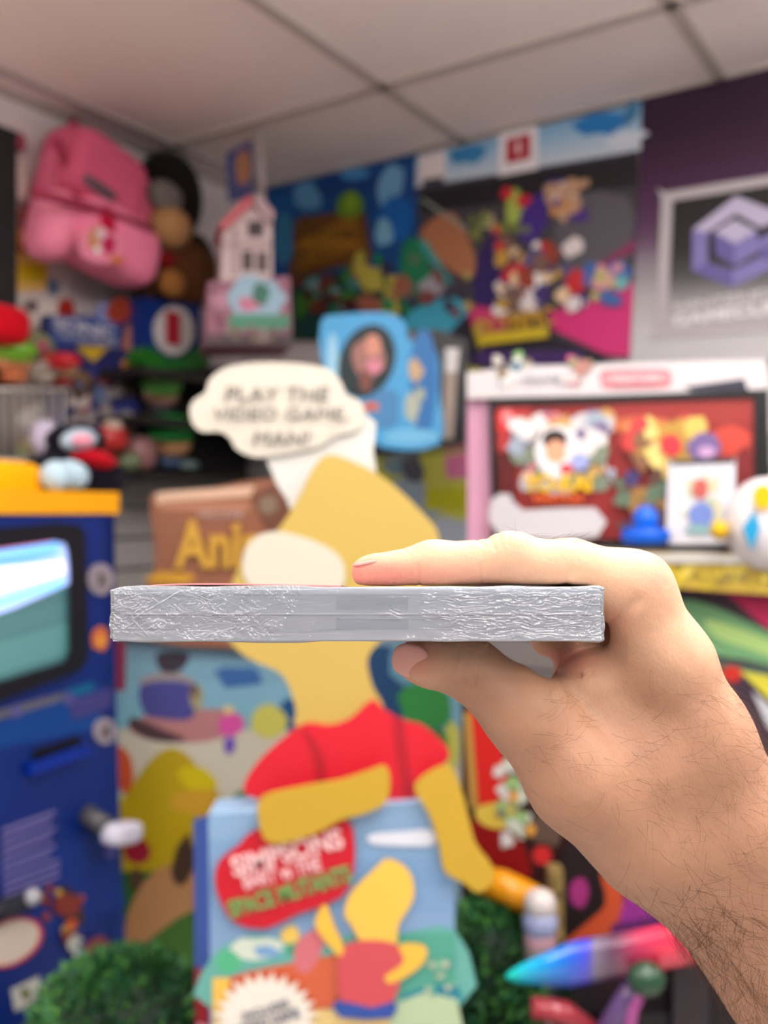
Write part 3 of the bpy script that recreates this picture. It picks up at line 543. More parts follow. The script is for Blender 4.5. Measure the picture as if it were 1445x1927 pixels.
# black monitor wrapped in a blue print
mo = thing('monitor', 'black box monitor with a blue printed cover, right of the speech bubble', 'monitor', P(740, 850, 1.85))
mq = facing(740, 1.85, -6)
panel('casing', '', '', mq.off(.0), [(604, 620), (826, 620), (880, 640), (876, 835), (700, 862), (612, 780)], .2, (16, 15, 20), [((150, 132, 120), [(838, 662), (862, 662), (852, 826), (830, 826)]), ((196, 192, 190), [(838, 655), (864, 655), (860, 700), (838, 700)])], mat('toy_gloss', attr=True, rough=.25, coat=.4), parent=mo)
panel('blue_cover', '', '', mq.off(.02), smooth([(604, 606), (640, 592), (720, 588), (760, 604), (770, 640), (820, 660), (826, 740), (826, 836), (720, 842), (690, 800), (612, 700)], 3), .018, (70, 156, 208),
      [((150, 200, 226), oval(625, 680, 12, 50, 12, 0, .1)), ((38, 106, 168), oval(796, 720, 26, 100, 14, 0, .1)), ((110, 180, 220), oval(775, 822, 50, 16, 12, 0, .1)), ((22, 40, 44), oval(690, 680, 52, 72, 20, 20)), ((156, 108, 100), oval(694, 672, 30, 42, 14, 0, .12)), ((206, 140, 120), oval(702, 650, 15, 22, 12, 0, .1)), ((210, 130, 150), oval(704, 690, 15, 14, 12, 0, .1)),
       ((120, 70, 60), oval(688, 716, 12, 22, 12)), ((70, 130, 180), oval(720, 770, 30, 40, 12, 0, .2)), ((206, 96, 40), rect(684, 758, 712, 772)), ((190, 160, 120), oval(782, 698, 15, 22, 12, 0, .2)), ((170, 176, 160), oval(775, 770, 14, 26, 12, 0, .3)), ((160, 170, 150), oval(790, 740, 9, 12, 12, 0, .3))], parent=mo)

# ------------------------------------------------------------------ shelf display on the right
SP = facing(1180, 1.5, -17.7)
cs = thing('console_display', 'white shop shelf header with red logo plate above the framed game poster', 'shelf header', SP.hit(1150, 740))
panel('header', '', '', SP.off(.02), [(878, 702), (960, 690), (1440, 676), (1446, 736), (880, 750)], .05, (205, 198, 200),
      [((206, 100, 110), smooth([(1130, 700), (1150, 696), (1240, 694), (1262, 700), (1262, 724), (1240, 730), (1150, 732), (1132, 726)], 3)), ((212, 140, 146), smooth([(1138, 704), (1252, 700), (1254, 720), (1140, 726)], 2)),
       ((40, 40, 60), [(1285, 728), (1400, 712), (1408, 734), (1300, 736)])] +
      clutter(925, 660, 1010, 735, [(196, 190, 180), (120, 170, 90), (130, 110, 80), (60, 110, 130), (210, 206, 206)], 16, 18, 71) + clutter(1040, 670, 1120, 728, [(214, 90, 130), (206, 200, 200), (110, 150, 90), (170, 120, 110)], 14, 15, 72), parent=cs)
text('logo_lettering', 'Nintendo', SP.off(.026), 1197, 713, 16, (226, 190, 192), cs, wpx=92, bold=.03)
text('strapline', 'Nintendo Kids', SP.off(.026), 1020, 712, 11, (70, 90, 120), cs, wpx=70)
mb = MB(); mb.prism([SP.off(.0).hit(*p) for p in [(880, 750), (925, 748), (925, 1060), (880, 1040)]], SP.N, .03, (206, 150, 176)); mb.build('side_panel', PRINT(), cs)
gp = thing('framed_poster', 'black framed red game poster with yellow title above the hand', 'framed poster', SP.hit(1180, 1030))
fq2 = SP.off(.03)
o_ = [(920, 752), (1446, 732), (1452, 1040), (926, 1026)]; i_ = [(932, 764), (1418, 748), (1420, 1018), (940, 1012)]
panel('print', '', '', fq2.off(-.006), i_, .004, (140, 34, 32),
      [((176, 50, 50), [(936, 765), (1000, 763), (980, 860), (936, 860)]), ((206, 46, 46), oval(952, 792, 24, 24, 14)), ((232, 130, 130), oval(954, 784, 11, 14)), ((90, 14, 16), [(936, 850), (970, 850), (975, 1000), (940, 1005)]),
       ((150, 44, 40), [(1150, 758), (1418, 749), (1418, 800), (1150, 810)]), ((196, 66, 50), oval(1370, 830, 44, 30, 14, 0, .1)), ((120, 26, 30), oval(1400, 900, 20, 60)), ((196, 104, 64), oval(1200, 800, 60, 18, 12, 0, .2))] +
      clutter(955, 768, 1160, 930, [(196, 192, 196), (214, 208, 206), (150, 160, 176), (200, 120, 120), (120, 130, 110), (110, 90, 130), (222, 214, 214), (190, 150, 90)], 90, 26, 81) +
      [((226, 220, 222), oval(1050, 850, 44, 50, 16)), ((44, 24, 22), oval(1044, 828, 24, 20, 16)), ((222, 160, 126), oval(1046, 850, 20, 22, 16)), ((190, 60, 70), oval(1066, 882, 14, 10)), ((150, 160, 210), oval(1090, 868, 18, 16, 12, 20))] +
      clutter(1170, 780, 1340, 900, [(214, 180, 90), (226, 200, 120), (196, 60, 60), (180, 140, 60), (214, 190, 110), (130, 90, 60)], 34, 32, 82) +
      clutter(1150, 870, 1260, 1000, [(60, 50, 100), (150, 110, 60), (206, 170, 90), (90, 60, 50), (90, 110, 90), (190, 180, 170)], 26, 24, 83) +
      [((206, 50, 60), oval(1262, 838, 20, 22, 12, -30)), ((110, 90, 140), oval(1325, 840, 32, 26, 14, 0, .1)), ((190, 150, 190), oval(1330, 850, 16, 10)),
       ((190, 186, 190), smooth([(925, 940), (960, 930), (985, 960), (1120, 955), (1124, 1010), (940, 1011)], 2))], parent=gp)
mb = MB(); V = [fq2.hit(*p) for p in o_]+[fq2.hit(*p) for p in i_]+[fq2.off(-.03).hit(*p) for p in o_]+[fq2.off(-.01).hit(*p) for p in i_]
mb.raw(V, [(i, (i+1) % 4, 4+(i+1) % 4, 4+i) for i in range(4)]+[(i, (i+1) % 4, 8+(i+1) % 4, 8+i) for i in range(4)]+[(4+i, 4+(i+1) % 4, 12+(i+1) % 4, 12+i) for i in range(4)]+[(8, 9, 10, 11)], None); mb.build('frame', mat('black_frame', (22, 20, 22), rough=.3), gp)
text('title_lettering', 'YO-KAI', fq2.off(.006), 1048, 909, 34, (222, 176, 10), gp, wpx=130, bold=.05)
text('subtitle_lettering', 'WATCH', fq2.off(.006), 1048, 938, 18, (214, 90, 30), gp, wpx=96, bold=.05)
text('strip_lettering', 'NINTENDO SWITCH', fq2.off(.003), 1045, 972, 12, (140, 150, 190), gp, wpx=100)
cp = thing('character_card', 'small white card with a red and blue printed shape, leaning on the framed poster', 'card', SP.hit(1320, 1030))
panel('sheet', '', '', SP.off(.06), [(1258, 866), (1384, 862), (1382, 1024), (1252, 1024)], .004, (208, 206, 214),
      [((60, 60, 66), [(1262, 866), (1382, 862), (1382, 872), (1262, 876)])] + clutter(1275, 880, 1365, 1000, [(190, 200, 170), (170, 180, 150), (216, 216, 216), (200, 196, 160)], 22, 18, 91) + [((186, 90, 86), oval(1318, 920, 17, 20, 12, 0, .15)), ((110, 130, 196), oval(1318, 970, 24, 26, 14, 0, .1)), ((130, 166, 170), oval(1315, 996, 28, 10, 12, 0, .1))], parent=cp)
tag(part_sq('blue_toy', None, [((SP.off(.05), 1190, 950, 1240, 1008, .03, (0, 92, 206)), {}), ((SP.off(.05), 1168, 992, 1262, 1026, .04, (0, 84, 200)), dict(e1=.6))], VINYL()), 'bright blue rounded toy in front of the framed poster', 'toy')
eg = thing('egg_toy', 'large white egg-shaped plush with blue diamond and yellow spots at the right edge', 'plush toy', SP.hit(1430, 1060))
part_sq('shell', eg, [((SP.off(.03), 1362, 898, 1520, 1076, .12, (222, 216, 218)), dict(e1=1, e2=1))], PLUSH())
for pts, cc in ((oval(1436, 935, 18, 24), (232, 180, 30)), ([(1418, 962), (1430, 992), (1414, 1034), (1398, 994)], (40, 150, 196))):
    panel('spot', '', '', SP.off(.155), pts, .03, cc, (), PLUSH(), parent=eg)
part_sq('spot', eg, [((SP.off(.1), 1336, 980, 1372, 1016, .05, (226, 180, 40)), {})], PLUSH())
panel('shelf_edge', 'gold glittery shelf edging strip under the framed poster', 'shelf edge', SP.off(.10), [(1180, 1040), (1600, 1046), (1600, 1130), (1180, 1100)], .02, (190, 160, 60),
      clutter(1230, 1050, 1600, 1110, [(206, 180, 50), (176, 150, 50), (150, 130, 60), (214, 190, 80)], 50, 20, 95) + [((206, 196, 180), [(1262, 1040), (1350, 1040), (1350, 1056), (1262, 1052)])], mat('gold_strip', attr=True, rough=.4, bump=.3, bscale=120))
bd = SP.off(.0)
mb = MB(); c = (bd.hit(920, 1040)+bd.hit(1600, 1050))/2; c.z = CAMZ-(1046-963)/F*1.45; mb.box(c+SP.N*.05, (SP.U, SP.N, Zv), (.33, .06, .006), (190, 186, 180))
tag(mb.build('display_shelf', PRINT()), 'white shelf board that the framed poster and egg plush stand on', 'shelf')
panel('curved_art_panel', 'shelf front panel with magenta, green and yellow curved bands behind the wrist', 'display panel', SP.off(.04), [(1050, 1090), (1620, 1100), (1620, 1500), (1050, 1480)], .02, (60, 40, 56),
      [((90, 30, 96), [(1290, 1102), (1400, 1130), (1620, 1300), (1620, 1100), (1300, 1096)]), ((206, 40, 96), [(1360, 1112), (1620, 1120), (1620, 1320), (1440, 1180)]), ((150, 20, 90), [(1290, 1098), (1445, 1110), (1445, 1128), (1290, 1110)]),
       ((110, 160, 110), smooth([(1280, 1130), (1340, 1140), (1450, 1190), (1620, 1270), (1620, 1320), (1440, 1250), (1340, 1230), (1290, 1180)], 3)), ((166, 200, 120), smooth([(1330, 1165), (1450, 1205), (1600, 1280), (1600, 1300), (1440, 1232), (1350, 1200)], 3)),
       ((70, 90, 80), [(1330, 1240), (1445, 1256), (1620, 1340), (1620, 1350), (1340, 1256)]), ((196, 40, 30), oval(1376, 1268, 20, 16, 12, 0, .1)), ((206, 196, 60), [(1392, 1262), (1445, 1272), (1620, 1350), (1620, 1400), (1450, 1320)]), ((190, 190, 196), [(1415, 1300), (1450, 1330), (1600, 1420), (1600, 1460), (1445, 1370)]), ((60, 44, 54), [(1360, 1290), (1400, 1300), (1445, 1370), (1445, 1480), (1360, 1480)])])

# ------------------------------------------------------------------ lower right
panel('red_toy_backdrop', 'dark backdrop card with a red column and white shapes, beside the yellow arm', 'display card', facing(980, 1.4, -6), [(868, 1290), (1010, 1290), (1280, 1560), (1280, 1850), (868, 1850)], .02, (46, 14, 14),
      [((196, 24, 18), smooth([(880, 1340), (925, 1350), (960, 1480), (975, 1560), (920, 1560), (895, 1480)], 3)), ((130, 8, 8), smooth([(890, 1540), (960, 1550), (1000, 1640), (960, 1700), (900, 1620)], 3)), ((206, 176, 70), smooth([(896, 1520), (950, 1510), (966, 1530), (950, 1560), (905, 1550)], 3)), ((170, 130, 60), [(872, 1340), (886, 1340), (900, 1520), (884, 1520)]),
       ((196, 40, 40), oval(1020, 1610, 18, 18)), ((90, 70, 60), oval(1030, 1560, 34, 30, 12, 40, .2))] + clutter(930, 1420, 1010, 1600, [(190, 196, 180), (140, 170, 110), (206, 200, 196), (120, 110, 100), (210, 150, 60)], 26, 20, 101) +
      [((36, 24, 26), smooth([(1060, 1590), (1160, 1640), (1130, 1760), (1060, 1780)], 3)), ((160, 50, 120), oval(1090, 1680, 18, 30, 14, 0, .1)), ((196, 80, 46), smooth([(1130, 1640), (1170, 1660), (1165, 1730), (1110, 1790), (1060, 1780), (1100, 1740), (1140, 1700)], 3)), ((150, 50, 140), [(1180, 1670), (1240, 1710), (1220, 1740), (1160, 1750)]), ((90, 40, 100), [(1150, 1740), (1260, 1720), (1260, 1745), (1150, 1770)])])
mb = MB(); mb.tube([P(905, 1655, 1.28), P(945, 1668, 1.27), P(1030, 1708, 1.25)], [.018, .0215, .0205], (216, 140, 4), 20)
tag(mb.build('yellow_tube', VINYL()), 'orange-yellow plastic tube pointing down right behind the yellow hand shape', 'tube')
mb = MB()
for i, (c, yy, r) in enumerate([((200, 190, 186), 1702, .020), ((150, 156, 190), 1736, .022), ((180, 140, 150), 1768, .020), ((130, 120, 110), 1790, .020)]): mb.sq(P(1016, yy, 1.2), (Xv, Yv, Zv), (r, r, r*.95), c, .9)
tag(mb.build('capsule_stack', VINYL()), 'little stack of pale capsules below the yellow tube', 'capsules')
panel('gold_post', 'narrow mottled gold post right of the capsule stack', 'post', facing(1045, 1.3, 0), [(1034, 1640), (1060, 1640), (1062, 1900), (1036, 1900)], .03, (140, 116, 70), clutter(1036, 1650, 1060, 1890, [(170, 140, 90), (100, 84, 50)], 22, 12, 111))
# foliage
def foliage(name, label, c, r, seed, n=5200):
    rnd = random.Random(seed); mb = MB(); c = Vector(c); cols = [(34, 84, 40), (58, 116, 50), (28, 66, 38), (84, 140, 62), (44, 104, 66)]
    mb.sq(c, (Xv, Yv, Zv), [k*.9 for k in r], (14, 40, 22), .8, .8)
    for i in range(n):
        v = Vector((rnd.gauss(0, 1), rnd.gauss(0, 1), rnd.gauss(0, 1))).normalized()
        p = c+Vector((v.x*r[0], v.y*r[1], v.z*r[2]))*rnd.uniform(.86, 1.03)
        d_ = (v+Vector((rnd.uniform(-.8, .8), rnd.uniform(-.8, .8), rnd.uniform(-.4, .9)))).normalized(); s_ = d_.orthogonal().normalized()
        L = rnd.uniform(.010, .020); wd = rnd.uniform(.002, .004)
        mb.raw([p-s_*wd, p+d_*L*.5-s_*wd*1.3, p+d_*L, p+d_*L*.5+s_*wd*1.3], [(0, 1, 2, 3)], rnd.choice(cols))
    return tag(mb.build(name, mat('leaf_plastic', attr=True, rough=.6, var=.2, vscale=40)), label, 'foliage')
foliage('artificial_bush', 'round artificial green bush between the kiosk and the big box', P(232, 1950, 1.28), (.118, .1, .105), 1)
foliage('artificial_bush', 'artificial green bush right of the big box', P(925, 1900, 1.28), (.062, .08, .15), 2)
foliage('artificial_bush', 'dark low strip of artificial leaves tucked behind the box', P(390, 1960, 1.36), (.1, .06, .075), 3, 2500)
# black arcade stand with iridescent board
ar = thing('black_stand', 'black display stand in the lower right corner', 'stand', P(1230, 2050, 1.15))
mb = MB(); mb.box(P(1290, 2010, 1.2), (Xv, Yv, Zv), (.15, .09, .115), (16, 12, 18)); mb.box(P(1290, 1860, 1.12), (Xv, Yv, Zv), (.02, .02, .06), (46, 38, 44)); mb.build('base', VINYL(), ar)
mb = MB(); mb.tube([P(1178, 1990, 1.08), P(1190, 1900, 1.08), P(1212, 1850, 1.08)], .007, (176, 80, 150)); mb.tube([P(1130, 1960, 1.09), P(1180, 1880, 1.09), P(1200, 1850, 1.09)], .014, (96, 70, 120)); mb.build('strut', mat('toy_gloss', attr=True, rough=.25, coat=.4), ar)
mb = MB(); mb.tube([P(1000, 1895, 1.1), P(1060, 1905, 1.1), P(1150, 1960, 1.1)], [.012, .014, .008], (150, 44, 56)); mb.build('red_rail', mat('toy_gloss', attr=True, rough=.25, coat=.4), ar)
mb = MB(); mb.sq(P(1216, 1842, 1.06), (Xv, Yv, Zv), (.021, .018, .019), (34, 70, 46)); mb.build('round_knob', mat('toy_gloss', attr=True, rough=.25, coat=.4), ar)
mb = MB(); N_ = 44; vs_ = []; fs_ = []
def bcol(t):
    ks = [(0, (0, 220, 190)), (.10, (0, 180, 220)), (.25, (10, 120, 220)), (.38, (70, 70, 210)), (.42, (120, 110, 130)), (.5, (96, 60, 86)), (.62, (190, 50, 90)), (.75, (236, 50, 84)), (1, (214, 60, 80))]
    for a, b in zip(ks, ks[1:]):
        if t <= b[0]: f_ = (t-a[0])/(b[0]-a[0]); return tuple(a[1][i]*(1-f_)+b[1][i]*f_ for i in range(3))
    return ks[-1][1]
for i in range(N_):
    t0, t1 = i/N_, (i+1)/N_; ring = []
    for t in (t0, t1):
        cx_, cy_ = 952+t*400, 1838-t*75; hw = 44*min(1, (t/.32+.02))**.6
        Yb = 1.12-.05*t
        ring.append([P(cx_, cy_+hw*math.sin(a)*1.0, Yb-.016*math.cos(a)*min(1, (t/.2+.05))**.5) for a in [2*math.pi*k/20 for k in range(20)]])
    mb.raw(ring[0]+ring[1], [(k, (k+1) % 20, 20+(k+1) % 20, 20+k) for k in range(20)], bcol(t0+.01), True)
tag(mb.build('glossy_board', mat('iridescent_gloss', attr=True, rough=.18, coat=.8, var=.1)), 'shiny long nosed toy board shading from cyan to red, on the black stand', 'toy')

# ------------------------------------------------------------------ table, box, standee, bubble
mb = MB(); mb.box((-.13, 1.22, .675), (Xv, Yv, Zv), (.34, .26, .015), (70, 66, 70)); tb = thing('display_table', 'low dark display table hidden beneath the big box', 'table', (-.13, 1.22, 0)); mb.build('table_top', PRINT(), tb)
for sx in (-.31, .31):
    for sy in (-.22, .22): m_ = MB(); m_.box((-.13+sx, 1.22+sy, .33), (Xv, Yv, Zv), (.02, .02, .33), (60, 60, 60)); m_.build('leg', PRINT(), tb)
bxq = facing(620, 1.1, 0)
bx = thing('game_box', 'big pale blue game box with red burst title under the yellow standee', 'box', (-0.06, 1.13, .69))
Yb = 1.1
mb = MB(); fp = [P(392, 1532, Yb), P(852, 1506, Yb), P(858, 1927, Yb), P(398, 1927, Yb)]; fp[2].z = fp[3].z = .691; fp[2].x = P(862, 1900, Yb).x; fp[3].x = P(400, 1900, Yb).x
mb.prism(fp, bxq.N, .06, (150, 186, 220))
Z0 = 2030
art(mb, bxq, vgrad([(392, 1532), (852, 1506), (860, Z0), (399, Z0)], [(136, 168, 200), (118, 154, 194), (128, 160, 196), (136, 166, 192), (110, 148, 168)], 10) +
    [((100, 170, 160), smooth([(400, 1800), (470, 1760), (560, 1770), (650, 1760), (740, 1760), (856, 1750), (860, 1900), (400, 1900)], 3)), ((80, 180, 130), oval(428, 1812, 24, 20, 12, 0, .2)), ((206, 216, 200), oval(480, 1785, 50, 22, 12, 0, .2)), ((120, 160, 200), oval(505, 1790, 26, 12, 12, 0, .3)), ((226, 190, 90), oval(546, 1760, 18, 18, 12, 0, .1)), ((60, 150, 110), oval(556, 1786, 20, 12, 12, 0, .2)),
     ((80, 160, 140), rect(730, 1756, 858, 1870)), ((30, 130, 150), smooth([(760, 1870), (858, 1850), (860, 1900), (770, 1890)], 2)), ((206, 96, 60), smooth([(430, 1840), (560, 1810), (660, 1800), (680, 1880), (560, 1900), (430, 1870)], 3)), ((206, 110, 120), smooth([(560, 1770), (620, 1740), (600, 1800), (580, 1830), (556, 1820)], 3)),
     ((236, 190, 80), rect(400, 1840, 432, 1900)), ((226, 196, 130), rect(400, 1900, 860, Z0)), ((180, 200, 160), smooth([(740, 1890), (860, 1880), (860, Z0), (740, Z0)], 2)),
     ((214, 216, 226), smooth([(696, 1570), (760, 1564), (812, 1562), (816, 1590), (760, 1592), (700, 1588)], 3)), ((150, 160, 180), oval(700, 1830, 5, 5))] +
    clutter(800, 1760, 858, 1880, [(120, 180, 150), (190, 190, 160), (60, 150, 140)], 12, 16, 121), .0005)
mb.build('carton', mat('glossy_print', attr=True, rough=.3, coat=.2, var=.03), bx)
panel('printed_figure', '', '', bxq.off(.007), smooth([(700, 1640), (730, 1616), (770, 1640), (778, 1690), (750, 1740), (742, 1785), (690, 1785), (660, 1740), (648, 1720), (660, 1680)], 3), .0006, (238, 190, 80),
      [((206, 80, 86), smooth([(640, 1790), (680, 1770), (740, 1775), (760, 1800), (742, 1880), (700, 1896), (640, 1880)], 3)), ((50, 80, 160), smooth([(632, 1882), (700, 1896), (742, 1884), (736, 1916), (640, 1914)], 2)), ((240, 186, 70), smooth([(592, 1740), (612, 1700), (628, 1740), (646, 1780), (640, 1800), (620, 1780)], 3)), ((240, 186, 70), smooth([(750, 1778), (800, 1780), (794, 1816), (740, 1850), (724, 1838), (760, 1810)], 3))], parent=bx)
burst = smooth([(404, 1660), (412, 1620), (450, 1590), (480, 1562), (560, 1560), (610, 1548), (640, 1540), (664, 1560), (666, 1640), (640, 1690), (560, 1720), (500, 1748), (440, 1736), (416, 1700)], 2)
bu = panel('title_burst', '', '', bxq.off(.008), burst, .001, (196, 20, 40), (), parent=bx)
text('title_lettering', 'SIMPSONS', bxq.off(.009), 540, 1604, 38, (244, 196, 196), bx, wpx=215, roll=15, bold=.03)
text('title_lettering', 'BART vs THE', bxq.off(.009), 530, 1642, 28, (240, 186, 188), bx, wpx=150, roll=14, bold=.03)
text('title_lettering', 'SPACE MUTANTS', bxq.off(.009), 545, 1678, 34, (110, 160, 90), bx, wpx=240, roll=17, bold=.03)
star = []
for i in range(48): t = 2*math.pi*i/48; k = 1 if i % 2 else .78; star.append((500+100*k*math.cos(t), 1920+92*k*math.sin(t)))
panel('white_burst', '', '', bxq.off(.009), star, .0006, (236, 228, 214), (), parent=bx)
text('burst_lettering', 'INCLUDES', bxq.off(.0105), 500, 1900, 14, (70, 80, 110), bx, wpx=90, roll=17)
text('burst_lettering', 'VIDEO GAME', bxq.off(.0105), 505, 1922, 18, (70, 80, 110), bx, wpx=120, roll=17)
mb = MB(); sp0 = [P(364, 1546, 1.13), P(392, 1532, 1.1)]; lo = [Vector((sp0[0].x+.004, sp0[0].y, .691)), Vector((fp[3].x, sp0[1].y, .691))]
mb.raw([sp0[0]-Xv*.0, sp0[1]-Yv*.0005, lo[1]-Yv*.0005, lo[0], sp0[0]+Yv*.03, lo[0]+Yv*.03], [(0, 1, 2, 3), (4, 0, 3, 5)], (60, 90, 170))
spn = Vector((-(sp0[1].y-sp0[0].y), (sp0[1].x-sp0[0].x), 0)).normalized()
L2 = lambda t, k: (sp0[0]*(1-t)+sp0[1]*t)*(1-k)+(lo[0]*(1-t)+lo[1]*t)*k-Vector((.0006, .0006, 0))
mb.raw([L2(.05, .38), L2(.95, .38), L2(.95, 1), L2(.05, 1)], [(0, 1, 2, 3)], (150, 20, 40)); mb.raw([L2(.2, .52), L2(.8, .52), L2(.8, .75), L2(.2, .75)], [(0, 1, 2, 3)], (206, 150, 160))
mb.build('spine', PRINT(), bx)
# speech bubble
bb = thing('speech_bubble', 'cream cardboard speech bubble with grey words above the yellow standee', 'sign', P(560, 940, 1.12))
bq = facing(560, 1.13, 0)
cloud = smooth([(357, 770), (366, 752), (386, 738), (396, 712), (430, 690), (500, 682), (580, 686), (622, 698), (642, 720), (652, 742), (676, 754), (686, 776), (682, 800), (664, 812), (630, 820), (600, 840), (560, 850), (520, 856), (480, 860), (446, 846), (432, 824), (412, 812), (380, 812), (362, 796)], 4)
panel('tail_card', '', '', bq.off(-.006), smooth([(500, 800), (690, 780), (702, 850), (712, 930), (700, 960), (560, 960), (540, 940), (512, 890)], 3), .004, (204, 202, 196), (), parent=bb)
panel('cloud', '', '', bq, cloud, .004, (200, 192, 178), [((204, 195, 180), smooth([(386, 770), (420, 716), (500, 700), (590, 706), (630, 740), (664, 780), (620, 806), (560, 832), (480, 836), (450, 806), (400, 800)], 4))], parent=bb)
for s_, x, y, w_ in (('PLAY THE', 522, 741, 196), ('VIDEO GAME,', 528, 780, 252), ('MAN!', 530, 824, 106)):
    text('lettering', s_, bq.off(.003), x, y, 27, (112, 108, 104), bb, wpx=w_, shear=.1)
# plain figure standee leaning on the box
st = thing('standee', 'flat yellow and red cardboard figure shape leaning over the big box', 'standee', P(640, 1520, 1.1))
sq2 = facing(640, 1.12, 0)
Yl, Yl2, Rd, Rd2 = (186, 158, 80), (188, 152, 46), (204, 26, 44), (170, 22, 38)
panel('head', '', '', sq2, smooth([(620, 856), (672, 872), (730, 905), (790, 960), (826, 1010), (812, 1090), (760, 1160), (716, 1206), (692, 1240), (700, 1290), (720, 1340), (650, 1380), (560, 1372), (556, 1330), (530, 1270), (470, 1240), (430, 1200), (430, 1120), (462, 1050), (520, 1000), (560, 940), (590, 880)], 4), .005, Yl, (), parent=st)
panel('cream_patch', '', '', sq2.off(.003), smooth([(470, 1020), (520, 1000), (600, 1022), (644, 1056), (640, 1110), (560, 1130), (480, 1110), (456, 1070)], 4), .002, (200, 193, 176), (), parent=st)
panel('shirt', '', '', sq2.off(.006), smooth([(458, 1488), (480, 1440), (530, 1392), (575, 1362), (620, 1366), (660, 1352), (700, 1318), (720, 1334), (760, 1356), (800, 1368), (846, 1416), (820, 1450), (780, 1474), (780, 1512), (680, 1516), (640, 1500), (560, 1500), (500, 1506)], 3), .004, Rd,
      [(Rd2, [(738, 1345), (758, 1352), (770, 1440), (786, 1510), (762, 1512), (746, 1430)]), (Rd2, smooth([(566, 1370), (590, 1390), (610, 1430), (614, 1480), (594, 1482), (592, 1440), (580, 1400)], 3))], parent=st)
panel('arm', '', '', bxq.off(.018), smooth([(492, 1500), (560, 1482), (640, 1468), (690, 1452), (724, 1442), (734, 1470), (726, 1510), (690, 1530), (640, 1544), (600, 1566), (540, 1586), (500, 1582), (486, 1540)], 3), .005, Yl2, (), parent=st)
panel('arm', '', '', bxq.off(.014), smooth([(780, 1478), (840, 1440), (866, 1480), (882, 1540), (896, 1590), (926, 1630), (926, 1660), (900, 1680), (870, 1660), (836, 1640), (826, 1590), (806, 1530)], 3), .005, Yl2, (), parent=st)
mb = MB(); mb.tube([P(640, 1200, 1.128), P(640, 1560, 1.17)], .006, (120, 90, 60)); mb.build('support_strut', PRINT(), st)
# ------------------------------------------------------------------ wrapped case in the hand
rng = np.random.RandomState(7)
Y0 = 0.264; SL = 0.0805
CXL, CXR = (206-CX)/F*Y0, (1138-CX)/F*Y0
CZT, CZB = CAMZ-(1103-CY)/F*Y0, CAMZ-(1208-CY)/F*Y0
a_ = math.atan(SL); CD = Vector((0, math.cos(a_), -math.sin(a_))); CU = Vector((0, math.sin(a_), math.cos(a_)))
ORG = Vector(((CXL+CXR)/2, Y0, (CZT+CZB)/2)); CW, CH, CL = (CXR-CXL)/2, (CZT-CZB)/2*math.cos(a_), 0.190
def cp(x, y, z): return ORG+Xv*x+CD*y+CU*z     # case coordinates: x right, y depth, z up
case = thing('game_case', 'grey disc game case in crinkled clear shrink wrap, held level by the hand', 'game case', ORG)
def rprism(mb, x0, x1, y0, y1, z0, z1, r, col):
    """box with rounded vertical-plane (x,z) corners running along depth"""
    pts = []
    for cx_, cz_, a0 in ((x1-r, z1-r, 0), (x0+r, z1-r, 90), (x0+r, z0+r, 180), (x1-r, z0+r, 270)):
        for k in range(6): t = math.radians(a0+k*18); pts.append((cx_+r*math.cos(t), cz_+r*math.sin(t)))
    rings = []
    for y, s in ((y0, r*.6), (y0+r*.25, r*.18), (y0+r*.7, 0), (y1-r*.7, 0), (y1, r*.5)):
        rings.append([cp(p[0]-math.copysign(min(s, abs(p[0])), p[0]), y, p[1]-math.copysign(min(s, abs(p[1]-(z0+z1)/2)), p[1]-(z0+z1)/2)) for p in pts])
    n = len(pts); V = [v for rr in rings for v in rr]
    fs = [(j*n+i, j*n+(i+1) % n, (j+1)*n+(i+1) % n, (j+1)*n+i) for j in range(4) for i in range(n)]+[tuple(range(n-1, -1, -1)), tuple(range(4*n, 5*n))]
    b0 = len(mb.f); mb.raw(V, fs, col, False)
m_case = mat('case_plastic', attr=True, rough=.3, coat=.2, var=.05, vscale=90)
g1, g2 = (176, 178, 188), (160, 164, 176)
IN = .0006
mb = MB(); rprism(mb, -CW+IN, CW-IN, .0016, CL, .0001, CH-IN, .0007, (206, 212, 226)); top = mb.build('upper_shell', m_case, case)
mb = MB(); rprism(mb, -CW+IN, CW-IN, .0016, CL, -CH+IN, -.0001, .0007, (202, 206, 218)); low = mb.build('lower_shell', m_case, case)
sx = lambda px: (px-CX)/F*Y0-ORG.x
def cbox(name, px0, px1, z0, z1, y0, y1, col, parent, m=m_case):
    mb = MB(); x0, x1 = sx(px0), sx(px1); c = cp((x0+x1)/2, (y0+y1)/2, (z0+z1)/2); mb.box(c, (Xv, CD, CU), ((x1-x0)/2, (y1-y0)/2, (z1-z0)/2), col); return mb.build(name, m, parent)
k = CH
cbox('rim', 212, 1132, .70*k, .86*k, .0008, .0018, (228, 234, 245), top)
cbox('rim', 212, 1132, -.98*k, -.58*k, .0008, .0018, (228, 230, 238), low)
cbox('latch_recess', 632, 768, .16*k, .62*k, .0011, .0018, (140, 156, 188), top)
cbox('latch_recess', 632, 768, -.55*k, -.16*k, .0011, .0018, (146, 158, 186), low)
cbox('seam_ridge', 225, 1125, -.02*k, .05*k, .0004, .0018, (246, 248, 252), top)
cbox('seam_ridge', 640, 1080, -.18*k, -.13*k, .0008, .0018, (224, 228, 238), low)
